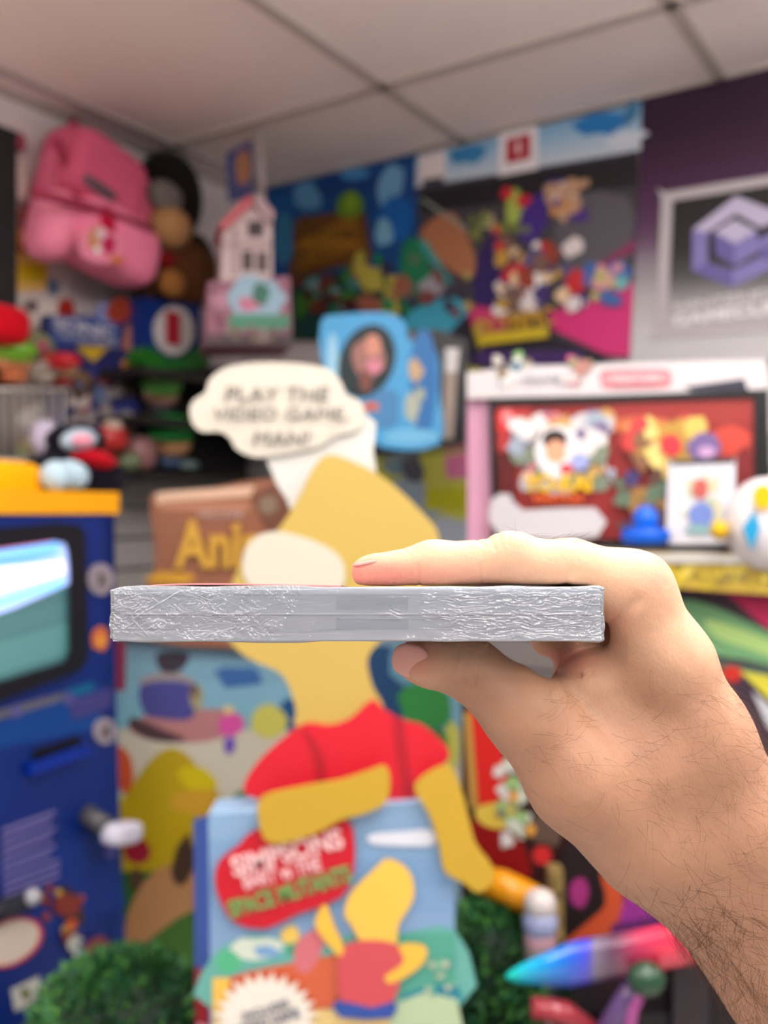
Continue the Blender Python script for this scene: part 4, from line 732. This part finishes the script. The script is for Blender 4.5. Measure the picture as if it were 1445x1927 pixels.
# printed insert edge bulging on top
mb = MB(); xs = np.linspace(sx(272), sx(640), 30); V = []
for x in xs:
    t = (x-xs[0])/(xs[-1]-xs[0]); h = .0013*math.sin(math.pi*min(1, t*1.15)**.7)*1.0 if t < .87 else .0
    h = .0006*math.sin(math.pi*t**.6)+.0002
    V += [cp(x, .004, k+h), cp(x, .004, k+h-.0005), cp(x, .09, k+.0002), cp(x, .09, k-.0002)]
fs = []
for i in range(29):
    b = i*4; fs += [(b, b+4, b+5, b+1), (b+2, b+6, b+4, b), (b+1, b+5, b+7, b+3)]
mb.raw(V, fs, (206, 130, 130), True); mb.build('printed_insert', PRINT(), case)
# film: grid over the front face wrapping to the sides, displaced into wrinkles
def vnoise(x, y, s):
    r = np.random.RandomState(s); T = r.rand(256, 256)*2-1
    xi = np.floor(x).astype(int); yi = np.floor(y).astype(int); fx = x-xi; fy = y-yi
    fx = fx*fx*(3-2*fx); fy = fy*fy*(3-2*fy); g = lambda i, j: T[(xi+i) % 256, (yi+j) % 256]
    return (g(0, 0)*(1-fx)+g(1, 0)*fx)*(1-fy)+(g(0, 1)*(1-fx)+g(1, 1)*fx)*fy
NXG, NZG = 1100, 150
X = np.linspace(-CW, CW, NXG)[:, None]*np.ones((1, NZG)); Z = np.linspace(-CH, CH, NZG)[None, :]*np.ones((NXG, 1))
mx_, mz_ = X*1000, Z*1000            # mm
warp = vnoise(mx_*.25, mz_*.3, 1)*2.2+vnoise(mx_*.6, mz_*.7, 2)*.8
wz = vnoise(mx_*.2, mz_*.3, 3)*2.0+vnoise(mx_*.7, mz_*.6, 12)*.7
lx = (mx_+CW*1000)/(2*CW*1000)
sm = lambda a, b, t: np.clip((t-a)/(b-a), 0, 1)**2*(3-2*np.clip((t-a)/(b-a), 0, 1))
wl = 1-sm(.30, .68, lx*1.0+.07*vnoise(mx_*.15, mz_*.3, 4)+.1); wl = wl*(1-sm(.15, .55, lx)*.6)
wr = sm(.50, .85, lx+.10*vnoise(mx_*.2, mz_*.4, 5))
ridge = lambda n: (1-np.abs(n))**3
hl = ridge(vnoise((mx_+warp)*.9, (mz_+wz)*.9, 6))*.16+ridge(vnoise((mx_+wz)*1.5, (mz_+warp)*1.5, 7))*.10+ridge(vnoise(mx_*.35+mz_*.5, mz_*.5-mx_*.2+warp*.2, 8))*.14
hr = ridge(vnoise(mx_*.28+wz*.25, (mz_+warp*.35)*1.5, 9))*.20+ridge(vnoise(mx_*.7, (mz_+wz*.25)*2.0, 10))*.10
ce = sm(.90, .99, lx); hr = hr*(1-ce*.4)+ce*ridge(vnoise((mx_+warp)*.8, (mz_+wz)*.8, 11))*.22
base = .010*vnoise(mx_*.4, mz_*.8, 13)+.012*vnoise(mx_*.15, mz_*2.0, 14)
pm = .35+.65*np.clip(.5+1.3*vnoise(mx_*.22, mz_*.3, 21), 0, 1)
H = ((hl*wl+hr*wr)*pm+base)/1000*1.9
# long straight creases
def crease(px0, py0, px1, py1, wd=.16, amp=.16):
    global H
    A = np.array([sx(px0)*1000, -(py0-1155.5)/F*Y0*1000]); B = np.array([sx(px1)*1000, -(py1-1155.5)/F*Y0*1000]); D = B-A; L = (D**2).sum()
    t = np.clip(((mx_-A[0])*D[0]+(mz_-A[1])*D[1])/L, 0, 1); dd = np.hypot(mx_-A[0]-t*D[0], mz_-A[1]-t*D[1]); H = H+np.exp(-(dd/wd)**2)*amp/1000
for c_ in [(250, 1165, 340, 1112), (228, 1188, 252, 1172), (250, 1168, 282, 1198), (352, 1188, 392, 1187), (408, 1190, 440, 1182), (390, 1128, 400, 1146), (470, 1178, 450, 1188), (880, 1107, 1040, 1108), (1040, 1194, 1128, 1200), (1118, 1110, 1095, 1160), (1128, 1120, 1100, 1160)]: crease(*c_)
# face profile: roll back at the borders
ez = np.clip((np.abs(Z)-(CH-.0007))/.0007, 0, 1); ex = np.clip((np.abs(X)-(CW-.0009))/.0009, 0, 1)
back = .0011*(1-np.sqrt(1-np.maximum(ez, 0)**2*.98))+.0013*(1-np.sqrt(1-ex**2*.98))
yy = .0002-H+back
edge = 1+.0*X
# irregular outline of the film at both ends
outx = np.where(ex > 0, np.sign(X)*(.00035*vnoise(mz_*.5, mz_*0+1, 15)+.0002)*ex, 0)
outz = np.where(ez > 0, np.sign(Z)*(.0003*vnoise(mx_*.12, mx_*0, 16)*ez), 0)
outz = outz-np.sign(Z)*np.clip(1-np.abs(X+CW)/.004, 0, 1)**2*.0009-np.sign(Z)*np.clip(1-np.abs(X-CW)/.002, 0, 1)**2*.0006
XX, ZZ = X+outx, Z+outz
V = np.stack([XX, yy, ZZ], -1)
# add skirts running back along the case
sk = []
R3 = np.array([[1, 0, 0], list(CD), list(CU)])
Vw = V.reshape(-1, 3)@R3+np.array(ORG)
idx = np.arange(NXG*NZG).reshape(NXG, NZG)
quads = np.stack([idx[:-1, :-1], idx[1:, :-1], idx[1:, 1:], idx[:-1, 1:]], -1).reshape(-1, 4)
bor = np.concatenate([idx[:, 0], idx[-1, 1:], idx[-2::-1, -1], idx[0, -2:0:-1]]); nb_ = len(bor)
bl = V.reshape(-1, 3)[bor].copy(); bl[:, 1] = CL+.001
Vb = bl@R3+np.array(ORG); Vall = np.concatenate([Vw, Vb]); st_ = len(Vw); bi = np.arange(nb_)
q2 = np.stack([bor, st_+bi, st_+(bi+1) % nb_, np.roll(bor, -1)], -1)
me = bpy.data.meshes.new('shrink_wrap'); me.from_pydata(Vall.tolist(), [], np.concatenate([quads, q2]).tolist()+[tuple((st_+bi).tolist())])
me.polygons.foreach_set('use_smooth', [True]*len(quads)+[False]*(len(q2)+1))
mw = bpy.data.materials.new('clear_wrap'); mw.use_nodes = True; nt = mw.node_tree; nt.nodes.remove(nt.nodes['Principled BSDF'])
out_ = nt.nodes['Material Output']; tr_ = nt.nodes.new('ShaderNodeBsdfTransparent'); tr_.inputs[0].default_value = (.97, .98, 1, 1)
df_ = nt.nodes.new('ShaderNodeBsdfDiffuse'); df_.inputs[0].default_value = (.88, .90, .95, 1)
m1 = nt.nodes.new('ShaderNodeMixShader'); m1.inputs[0].default_value = .26; nt.links.new(tr_.outputs[0], m1.inputs[1]); nt.links.new(df_.outputs[0], m1.inputs[2])
gl_ = nt.nodes.new('ShaderNodeBsdfGlossy'); gl_.inputs['Roughness'].default_value = .07; fr_ = nt.nodes.new('ShaderNodeFresnel'); fr_.inputs['IOR'].default_value = 1.95
m2 = nt.nodes.new('ShaderNodeMixShader'); nt.links.new(fr_.outputs[0], m2.inputs[0]); nt.links.new(m1.outputs[0], m2.inputs[1]); nt.links.new(gl_.outputs[0], m2.inputs[2]); nt.links.new(m2.outputs[0], out_.inputs[0])
tc = nt.nodes.new('ShaderNodeTexCoord'); nz = nt.nodes.new('ShaderNodeTexNoise'); nz.inputs['Scale'].default_value = 700; nt.links.new(tc.outputs['Object'], nz.inputs['Vector'])
bp_ = nt.nodes.new('ShaderNodeBump'); bp_.inputs['Strength'].default_value = .15; bp_.inputs['Distance'].default_value = .0003; nt.links.new(nz.outputs['Fac'], bp_.inputs['Height']); nt.links.new(bp_.outputs[0], gl_.inputs['Normal']); nt.links.new(bp_.outputs[0], fr_.inputs['Normal'])
me.materials.append(mw); wo = bpy.data.objects.new('shrink_wrap', me); COL.objects.link(wo); wo.parent = case; wo.matrix_parent_inverse = Matrix.Translation(case.location).inverted(); wo['label'] = 'crinkled clear wrap'

# ------------------------------------------------------------------ hand and forearm: signed distance field -> surface net
VX = .00085
lo_ = np.array([-.014, .255, CAMZ-.245]); hi_ = np.array([.215, .378, CAMZ+.004])
nn = np.ceil((hi_-lo_)/VX).astype(int)+1
gx = (lo_[0]+np.arange(nn[0])*VX).astype(np.float32)[:, None, None]; gy = (lo_[1]+np.arange(nn[1])*VX).astype(np.float32)[None, :, None]; gz = (lo_[2]+np.arange(nn[2])*VX).astype(np.float32)[None, None, :]
def W(px, py, Y): return np.array([(px-CX)/F*Y, Y, CAMZ-(py-CY)/F*Y], dtype=np.float32)
def cone(a, b, ra, rb, flat=1.0):
    a = W(*a); b = W(*b); d = b-a; L = float((d**2).sum())+1e-12
    ax, ay, az = gx-a[0], gy-a[1], gz-a[2]
    t = np.clip((ax*d[0]+ay*d[1]+az*d[2])/L, 0, 1)
    dist = np.sqrt((ax-t*d[0])**2+((ay-t*d[1])*flat)**2+(az-t*d[2])**2)
    return (dist-(ra+(rb-ra)*t)/1000).astype(np.float32)
def smin(a, b, k):
    h = np.clip(.5+.5*(b-a)/k, 0, 1); return b*(1-h)+a*h-k*h*(1-h)
def smax(a, b, k): return -smin(-a, -b, k)
YI = .289
# palm and back of hand
S = cone((1195, 1110, .290), (1254, 1252, .291), 10.6, 13.3)
S = smin(S, cone((1256, 1252, .291), (1305, 1400, .293), 13.5, 17.0), .006)
S = smin(S, cone((1305, 1400, .293), (1372, 1560, .296), 17.0, 19.8), .008)
S = smin(S, cone((1372, 1560, .296), (1900, 2420, .300), 19.8, 27.0), .010)
S = smin(S, cone((1110, 1310, .297), (1190, 1450, .297), 13, 19), .010)
S = smin(S, cone((1190, 1450, .297), (1262, 1588, .297), 20.0, 18.0), .010)
S = smin(S, cone((1262, 1588, .298), (1450, 1800, .300), 18.0, 17.5), .010)
S = smin(S, cone((1450, 1800, .300), (1750, 2350, .300), 17.5, 25.0), .010)
# deeper rows of the palm
for (x, y, Yd, r) in ((1192, 1112, .310, 10.5), (1178, 1124, .329, 10), (1158, 1140, .346, 9)):
    S = smin(S, cone((x, y, Yd), (x+90, y+270, Yd-.004), r, r+4), .008)
    S = smin(S, cone((x+90, y+270, Yd-.004), (1420, 1700, .312), r+4, 20), .010)
# palm flesh under the case
S = smin(S, cone((1048, 1192, .312), (1145, 1290, .312), 9.0, 14), .007)
S = smin(S, cone((1062, 1196, .328), (1150, 1300, .326), 9.0, 14), .007)
# index finger
I = cone((690, 1077, YI), (815, 1063, YI), 4.6, 6.5)
I = smin(I, cone((815, 1063, YI), (960, 1056, YI), 6.5, 7.2), .004)
I = smin(I, cone((960, 1056, YI), (1075, 1070, YI), 7.4, 8.2), .003)
I = smin(I, cone((1075, 1070, YI), (1197, 1108, .290), 8.2, 10.6), .004)
I = smin(I, cone((958, 1042, YI), (972, 1043, YI), 5.6, 5.6), .004)
S = smin(S, I, .006)
# thumb
T = cone((783, 1243, .291), (812, 1247, .290), 6.2, 7.0)
T = smin(T, cone((812, 1247, .290), (884, 1260, .289), 7.2, 8.9), .004)
T = smin(T, cone((884, 1260, .289), (995, 1345, .287), 8.9, 11.8), .004)
T = smin(T, cone((995, 1345, .287), (1092, 1462, .287), 11.8, 15.0), .006)
T = smin(T, cone((1092, 1462, .287), (1215, 1580, .292), 15.0, 17.0), .008)
S = smin(S, T, .0045)
# other fingers, on top of the case behind the index finger
for (Yd, xt, xd, xp, xm, ym, r) in ((.3055, 800, 880, 975, 1192, 1112, 6.6), (.3225, 850, 905, 990, 1178, 1124, 6.3), (.3385, 910, 950, 1010, 1158, 1140, 5.6)):
    zt_ = lambda rr: CAMZ-.0202-(Yd-Y0)*SL+rr/1000
    yp = lambda z: CY+(CAMZ-z)/Yd*F
    G = cone((xt, yp(zt_(r*.82)), Yd), (xd, yp(zt_(r*.95)), Yd), r*.82, r*.95)
    G = smin(G, cone((xd, yp(zt_(r*.95)), Yd), (xp, yp(zt_(r+1.0)), Yd), r*.95, r), .003)
    G = smin(G, cone((xp, yp(zt_(r+1.0)), Yd), (xm, ym, Yd+.003), r, r+3), .004)
    S = smin(S, G, .0015)
# thumb/index fold
S = smax(S, -cone((1010, 1252, .270), (1075, 1267, .276), 2.2, .8), .004)
S = smax(S, -cone((1024, 1254, .285), (1030, 1250, .330), 2.6, 2.6), .003)
# remove the case from the flesh
ox, oy, oz = gx-np.float32(ORG.x), gy-np.float32(ORG.y), gz-np.float32(ORG.z)
cy_ = oy*CD.y+oz*CD.z; cz_ = oy*CU.y+oz*CU.z
qx = np.abs(ox)-(CW+.0004); qy = np.abs(cy_-CL/2)-(CL/2+.0008); qz = np.abs(cz_)-(CH+.0004)
dout = np.sqrt(np.maximum(qx, 0)**2+np.maximum(qy, 0)**2+np.maximum(qz, 0)**2)+np.minimum(np.maximum(np.maximum(qx, qy), qz), 0)
S = smax(S, -dout.astype(np.float32), .0008)
def surface_net(S, lo, h):
    sg = S < 0; nx, ny, nz = S.shape
    cnt = np.zeros((nx-1, ny-1, nz-1), np.int8)
    for i in (0, 1):
        for j in (0, 1):
            for kk in (0, 1): cnt += sg[i:nx-1+i, j:ny-1+j, kk:nz-1+kk]
    act = (cnt > 0) & (cnt < 8); ids = -np.ones(act.shape, np.int64); c = np.argwhere(act); ids[act] = np.arange(len(c))
    acc = np.zeros((len(c), 3)); num = np.zeros(len(c))
    offs = [(i, j, kk) for i in (0, 1) for j in (0, 1) for kk in (0, 1)]
    for a in offs:
        for ax in range(3):
            if a[ax]: continue
            b = list(a); b[ax] = 1
            va = S[c[:, 0]+a[0], c[:, 1]+a[1], c[:, 2]+a[2]]; vb = S[c[:, 0]+b[0], c[:, 1]+b[1], c[:, 2]+b[2]]
            m = (va < 0) != (vb < 0); t = np.where(m, va/(va-vb+1e-20), 0); p = np.array(a)[None, :]*np.ones((len(c), 1)); p[:, ax] += t
            acc += p*m[:, None]; num += m
    V = (c+acc/num[:, None])*h+lo; Fs = []
    for ax in range(3):
        u, v = (ax+1) % 3, (ax+2) % 3
        s0 = [slice(1, -1)]*3; s0[ax] = slice(0, -1); s1 = list(s0); s1[ax] = slice(1, None)
        A = sg[tuple(s0)]; B = sg[tuple(s1)]; e = np.argwhere(A != B)
        if not len(e): continue
        inside = A[e[:, 0], e[:, 1], e[:, 2]]; base = e.copy()
        for d in range(3):
            if d != ax: base[:, d] += 1
        def g(du, dv): q = base.copy(); q[:, u] -= du; q[:, v] -= dv; return ids[q[:, 0], q[:, 1], q[:, 2]]
        f = np.stack([g(1, 1), g(0, 1), g(0, 0), g(1, 0)], -1); f[~inside] = f[~inside][:, ::-1]; Fs.append(f)
    return V, np.concatenate(Fs)
HV, HF = surface_net(S, lo_, VX)
def laplace(V, Fq, it, lam=.5):
    e = np.concatenate([Fq[:, [0, 1]], Fq[:, [1, 2]], Fq[:, [2, 3]], Fq[:, [3, 0]]])
    for _ in range(it):
        s = np.zeros_like(V); n = np.zeros(len(V))
        for k_ in range(3): s[:, k_] = np.bincount(e[:, 0], V[e[:, 1], k_], len(V))+np.bincount(e[:, 1], V[e[:, 0], k_], len(V))
        n = np.bincount(e[:, 0], minlength=len(V))+np.bincount(e[:, 1], minlength=len(V)); V = V+lam*(s/n[:, None]-V)
    return V
HV = laplace(HV, HF, 4)
def subdivide(V, Fq):
    e = np.concatenate([Fq[:, [0, 1]], Fq[:, [1, 2]], Fq[:, [2, 3]], Fq[:, [3, 0]]]); es = np.sort(e, 1); key = es[:, 0]*len(V)+es[:, 1]
    uq, inv = np.unique(key, return_inverse=True); ev = np.stack([uq//len(V), uq % len(V)], -1); mid = (V[ev[:, 0]]+V[ev[:, 1]])/2; fc = V[Fq].mean(1)
    n0_, n1_ = len(V), len(V)+len(mid); m_ = inv.reshape(4, -1)+n0_; cc = np.arange(len(Fq))+n1_
    F2 = np.concatenate([np.stack([Fq[:, i], m_[i], cc, m_[i-1]], -1) for i in range(4)]); return np.concatenate([V, mid, fc]), F2
HV, HF = subdivide(HV, HF); HV = laplace(HV, HF, 2, .6)
def vnormals(V, Fq):
    n = np.cross(V[Fq[:, 2]]-V[Fq[:, 0]], V[Fq[:, 3]]-V[Fq[:, 1]]); o = np.zeros_like(V)
    for i in range(4):
        for k_ in range(3): o[:, k_] += np.bincount(Fq[:, i], n[:, k_], len(V))
    return o/(np.linalg.norm(o, axis=1)[:, None]+1e-12)
HN = vnormals(HV, HF)
ppx = CX+HV[:, 0]/HV[:, 1]*F; ppy = CY-(HV[:, 2]-CAMZ)/HV[:, 1]*F
def plined(pts):
    d = np.full(len(HV), 1e9)
    for a, b in zip(pts, pts[1:]):
        a, b = np.array(a, float), np.array(b, float); D = b-a; t = np.clip(((ppx-a[0])*D[0]+(ppy-a[1])*D[1])/(D**2).sum(), 0, 1)
        d = np.minimum(d, np.hypot(ppx-a[0]-t*D[0], ppy-a[1]-t*D[1]))
    return d
near = (HV[:, 1] < .300)
disp = np.zeros(len(HV))
def groove(pts, wd, dep):
    global disp
    disp -= np.exp(-(plined(pts)/wd)**2)*dep/1000*near
for g_ in [([(786, 1064), (789, 1100)], 3, .35), ([(903, 1066), (906, 1102)], 3, .3), ([(1075, 1076), (1066, 1100)], 9, .4),
           ([(905, 1006), (925, 1018), (930, 1034)], 4, .3), ([(890, 1010), (912, 1028)], 3, .25), ([(938, 1004), (944, 1030)], 3, .2), ([(955, 1004), (958, 1026)], 3, .18), ([(760, 1034), (772, 1046)], 3, .2), ([(775, 1030), (788, 1044)], 3, .2),
           ([(868, 1218), (856, 1240), (850, 1262)], 7, .4), ([(884, 1214), (874, 1240), (868, 1280)], 8, .45), ([(900, 1216), (892, 1240), (884, 1266)], 7, .35), ([(918, 1218), (900, 1250), (892, 1290)], 4, .3),
           ([(1030, 1264), (1060, 1268), (1090, 1269)], 6, 1.0), ([(1085, 1269), (1112, 1268)], 6, .35), ([(1040, 1256), (1070, 1236), (1110, 1215)], 8, .5), ([(1140, 1180), (1165, 1160), (1200, 1130)], 12, .5), ([(1144, 1172), (1160, 1164)], 5, .3),
           ([(1025, 1500), (1050, 1540), (1090, 1570)], 4, .1), ([(1060, 1560), (1110, 1590), (1180, 1606)], 4, .12), ([(1110, 1612), (1150, 1632), (1210, 1650)], 5, .1), ([(985, 1478), (1010, 1500)], 4, .35), ([(1010, 1258), (1002, 1250)], 4, .2)]:
    groove(*g_)
disp += (np.exp(-((ppx-965)**2/45**2+(ppy-1010)**2/16**2))*.4+np.exp(-((ppx-700)**2/14**2+(ppy-1050)**2/8**2))*.35)/1000*near
disp += (np.exp(-((ppx-1010)**2+(ppy-1360)**2)/70**2)*.8+np.exp(-((ppx-1150)**2+(ppy-1545)**2)/60**2)*.5)/1000*near
# tendon softness
def n3(V, s, seed): return vnoise(V[:, 0]*s+V[:, 1]*s*.7, V[:, 2]*s-V[:, 1]*s*.4, seed)
disp += n3(HV, 60, 31)*.35/1000+n3(HV, 220, 32)*.08/1000
HV = HV+HN*disp[:, None]; HN = vnormals(HV, HF)
hand = thing('person', 'right hand and hairy forearm gripping the wrapped game case from the right', 'person', tuple(W(1500, 1900, .30)))
me = bpy.data.meshes.new('hand'); me.vertices.add(len(HV)); me.vertices.foreach_set('co', HV.ravel())
me.loops.add(HF.size); me.polygons.add(len(HF)); me.polygons.foreach_set('loop_start', np.arange(0, HF.size, 4)); me.polygons.foreach_set('loop_total', np.full(len(HF), 4)); me.loops.foreach_set('vertex_index', HF.ravel().astype(np.int32)); me.update(); me.validate()
me.polygons.foreach_set('use_smooth', np.ones(len(HF), bool))
# skin colouring: naturally pinker tips, knuckles and web, plus painted light and shade
red = np.exp(-((ppx-690)**2/70**2+(ppy-1080)**2/30**2))*1.0+np.exp(-((ppx-800)**2/130**2+(ppy-1085)**2/22**2))*.6+np.exp(-((ppx-775)**2/45**2+(ppy-1235)**2/40**2))*.9+np.exp(-((ppx-1060)**2/60**2+(ppy-1240)**2/26**2))*1.0+np.exp(-((ppx-1240)**2/50**2+(ppy-1080)**2/40**2))*.35+np.exp(-((ppx-1160)**2/60**2+(ppy-1170)**2/40**2))*.3
red = np.clip(red, 0, 1)[:, None]
tan = np.clip(np.exp(-((ppx-900)**2/110**2+(ppy-1290)**2/70**2)), 0, 1)[:, None]  # shade on the underside of the thumb, painted into the skin colour
arm_t = np.clip((ppy-1130+(ppx-1200)*.15)/260, 0, 1)[:, None]; arm_t = arm_t*arm_t*(3-2*arm_t)  # arm somewhat tanner; brighter light on the fingers is also painted in
cA = np.array(lin((228, 178, 143)))*(1-arm_t)+np.array(lin((192, 140, 110)))*arm_t; cR = np.array(lin((224, 138, 118))); cShade = np.array(lin((168, 118, 92)))
cc = cA*(1-red)+cR*red; cc = cc*(1-tan*.8)+cShade*tan*.8
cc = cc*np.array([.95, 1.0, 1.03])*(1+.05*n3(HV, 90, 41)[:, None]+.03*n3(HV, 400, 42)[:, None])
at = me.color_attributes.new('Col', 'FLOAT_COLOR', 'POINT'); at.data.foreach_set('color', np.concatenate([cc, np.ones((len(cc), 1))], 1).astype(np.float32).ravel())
sk = bpy.data.materials.new('skin'); sk.use_nodes = True; nt = sk.node_tree; b = nt.nodes['Principled BSDF']
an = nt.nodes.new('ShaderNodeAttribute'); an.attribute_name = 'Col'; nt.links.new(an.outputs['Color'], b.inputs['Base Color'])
b.inputs['Roughness'].default_value = .48; b.inputs['Specular IOR Level'].default_value = .35; b.inputs['Subsurface Weight'].default_value = .25; b.inputs['Subsurface Radius'].default_value = (1.0, .35, .18); b.inputs['Subsurface Scale'].default_value = .0035
tc = nt.nodes.new('ShaderNodeTexCoord'); vo = nt.nodes.new('ShaderNodeTexVoronoi'); vo.inputs['Scale'].default_value = 1300; n2 = nt.nodes.new('ShaderNodeTexNoise'); n2.inputs['Scale'].default_value = 450; n2.inputs['Detail'].default_value = 4
mp = nt.nodes.new('ShaderNodeMapping'); mp.inputs['Scale'].default_value = (1, 1, .6); nt.links.new(tc.outputs['Object'], mp.inputs['Vector']); nt.links.new(mp.outputs[0], vo.inputs['Vector']); nt.links.new(tc.outputs['Object'], n2.inputs['Vector'])
ad = nt.nodes.new('ShaderNodeMath'); ad.operation = 'ADD'; nt.links.new(vo.outputs['Distance'], ad.inputs[0]); nt.links.new(n2.outputs['Fac'], ad.inputs[1])
bp_ = nt.nodes.new('ShaderNodeBump'); bp_.inputs['Strength'].default_value = .35; bp_.inputs['Distance'].default_value = .00025; nt.links.new(ad.outputs[0], bp_.inputs['Height']); nt.links.new(bp_.outputs[0], b.inputs['Normal'])
me.materials.append(sk); ho = bpy.data.objects.new('hand', me); COL.objects.link(ho); ho.parent = hand; ho.matrix_parent_inverse = Matrix.Translation(hand.location).inverted()
# thumb nail, seen edge-on at the front of the thumb, and index nail
m_nail = mat('nail', (212, 150, 138), rough=.3, coat=.3, var=.03)
def nail(c, ax, h):
    mb = MB(); mb.sq(c, ax, h, None, .7, .8); o = mb.build('fingernail', m_nail, hand); o['label'] = 'pale fingernail'
tn_d = (Vector(W(884, 1262, .289))-Vector(W(785, 1243, .291))).normalized()
nn_ = Vector((-.30, -.88, -.36)).normalized(); nn_ = (nn_-tn_d*nn_.dot(tn_d)).normalized(); sd = tn_d.cross(nn_)
nail(Vector(W(774, 1238, .2865))+nn_*.0016, (tn_d, sd, nn_), (.0056, .0056, .0014))
nail(Vector(W(694, 1058, .2888)), (Vector((.97, 0, .2)).normalized(), Yv, Vector((-.2, 0, .97)).normalized()), (.0050, .0044, .0008))
# hairs
hr_rng = np.random.RandomState(3); Vh, Fh = [], []
def strand(p, n, d, L, r, curl):
    """p root, n normal, d growth direction"""
    K = 10; d = d-n*np.dot(d, n); d = d/(np.linalg.norm(d)+1e-9); s = np.cross(n, d); pts = []; q = p.copy(); lf = hr_rng.uniform(.25, .65); e = d.copy()
    for i in range(K):
        pts.append(q.copy()); e = e+s*curl; e /= np.linalg.norm(e); dirv = e+n*(lf*(1-1.15*i/(K-1))); dirv /= np.linalg.norm(dirv); q = q+dirv*L/(K-1)
    b0 = len(Vh)
    for i, x in enumerate(pts):
        rr = r*(1-.75*i/(K-1)); t = pts[min(i+1, K-1)]-pts[max(i-1, 0)]; t /= np.linalg.norm(t)+1e-12; a = np.cross(t, n); a /= np.linalg.norm(a)+1e-12; bb_ = np.cross(t, a)
        for k_ in range(3): an_ = 2*math.pi*k_/3; Vh.append(x+(a*math.cos(an_)+bb_*math.sin(an_))*rr)
    for i in range(K-1):
        for k_ in range(3): Fh.append((b0+i*3+k_, b0+i*3+(k_+1) % 3, b0+(i+1)*3+(k_+1) % 3, b0+(i+1)*3+k_))
ppx = CX+HV[:, 0]/HV[:, 1]*F; ppy = CY-(HV[:, 2]-CAMZ)/HV[:, 1]*F
facing_cam = (HN[:, 1] < .25) & (HV[:, 1] < .31)
along = (ppx-1100)*.62+(ppy-1400)*.78        # px along the arm
across = (ppx-1100)*.78-(ppy-1400)*.62       # px towards the back of the hand
dens = np.zeros(len(HV))
arm = (ppx > 1040) & (ppy > 1240)
dens += arm*.25*np.clip((ppx-1040)/160, 0, 1)*np.clip((ppy-1240)/160, .1, 1)
dens += arm*(across > -40)*np.clip((along+50)/250, 0, 1)*.9
dens += 3.2*np.exp(-(((ppx-1370)*.75+(ppy-1790)*-.66)/60)**2)*(ppy > 1640)*np.clip((ppy-1640)/120, 0, 1)
dens += ((ppx > 1000) & (ppy > 1280) & (ppy < 1500))*.14
dens *= (1-.85*np.exp(-(((ppx-1170)/120)**2+((ppy-1610)/60)**2)))
cand = np.where(facing_cam & (dens > 0))[0]
w_ = dens[cand]; pick = hr_rng.choice(cand, 3000, replace=True, p=w_/w_.sum())
AD = np.array([.60, -.02, -.80])              # towards the elbow
AC = np.array([.80, 0, .60])
for i in pick:
    a_l, a_c = along[i], across[i]
    low_ = np.exp(-(((ppx[i]-1370)*.75+(ppy[i]-1790)*-.66)/90)**2)*(ppy[i] > 1600)
    d = AD*hr_rng.uniform(.3, .9)+AC*(hr_rng.uniform(-.2, 1.1) if not hr_rng.rand() < .35*low_+.15 else hr_rng.uniform(-1.2, 0))+hr_rng.normal(0, .16, 3)
    strand(HV[i], HN[i], d, hr_rng.uniform(.007, .015)*(1+.3*low_), hr_rng.uniform(.000022, .000036)*(1+.4*low_), hr_rng.uniform(-.14, .18))
# knuckle and back-of-hand silhouettes
def patch(cond, n, dvec, L, r):
    ids_ = np.where(cond)[0]
    if len(ids_) == 0: return
    for i in hr_rng.choice(ids_, n): strand(HV[i], HN[i], np.array(dvec)+hr_rng.normal(0, .25, 3), hr_rng.uniform(*L), r, hr_rng.uniform(-.15, .25))
patch((ppx > 985) & (ppx < 1110) & (ppy < 1030) & (HN[:, 2] > .75) & (HV[:, 1] > .284) & (HV[:, 1] < .33), 90, (1, 0, .3), (.005, .010), .00003)
patch((ppx > 930) & (ppx < 1000) & (ppy < 1022) & (HN[:, 2] > .7) & (HV[:, 1] < .30), 14, (-.6, 0, .5), (.004, .007), .00003)
patch((ppx > 1290) & (ppy > 1140) & (ppy < 1500) & (HN[:, 0] > .75), 130, (.3, 0, -1), (.006, .011), .00003)
patch((ppx > 985) & (ppx < 1090) & (ppy > 1330) & (ppy < 1460) & facing_cam, 26, (.9, 0, .35), (.006, .011), .00003)
me = bpy.data.meshes.new('arm_hair'); me.from_pydata([tuple(v) for v in Vh], [], Fh); me.materials.append(mat('hair', (74, 44, 28), rough=.45, var=.2, vscale=500))
oh = bpy.data.objects.new('arm_hair', me); COL.objects.link(oh); oh.parent = hand; oh.matrix_parent_inverse = Matrix.Translation(hand.location).inverted(); oh['kind'] = 'stuff'; oh['label'] = 'fine dark brown hairs'
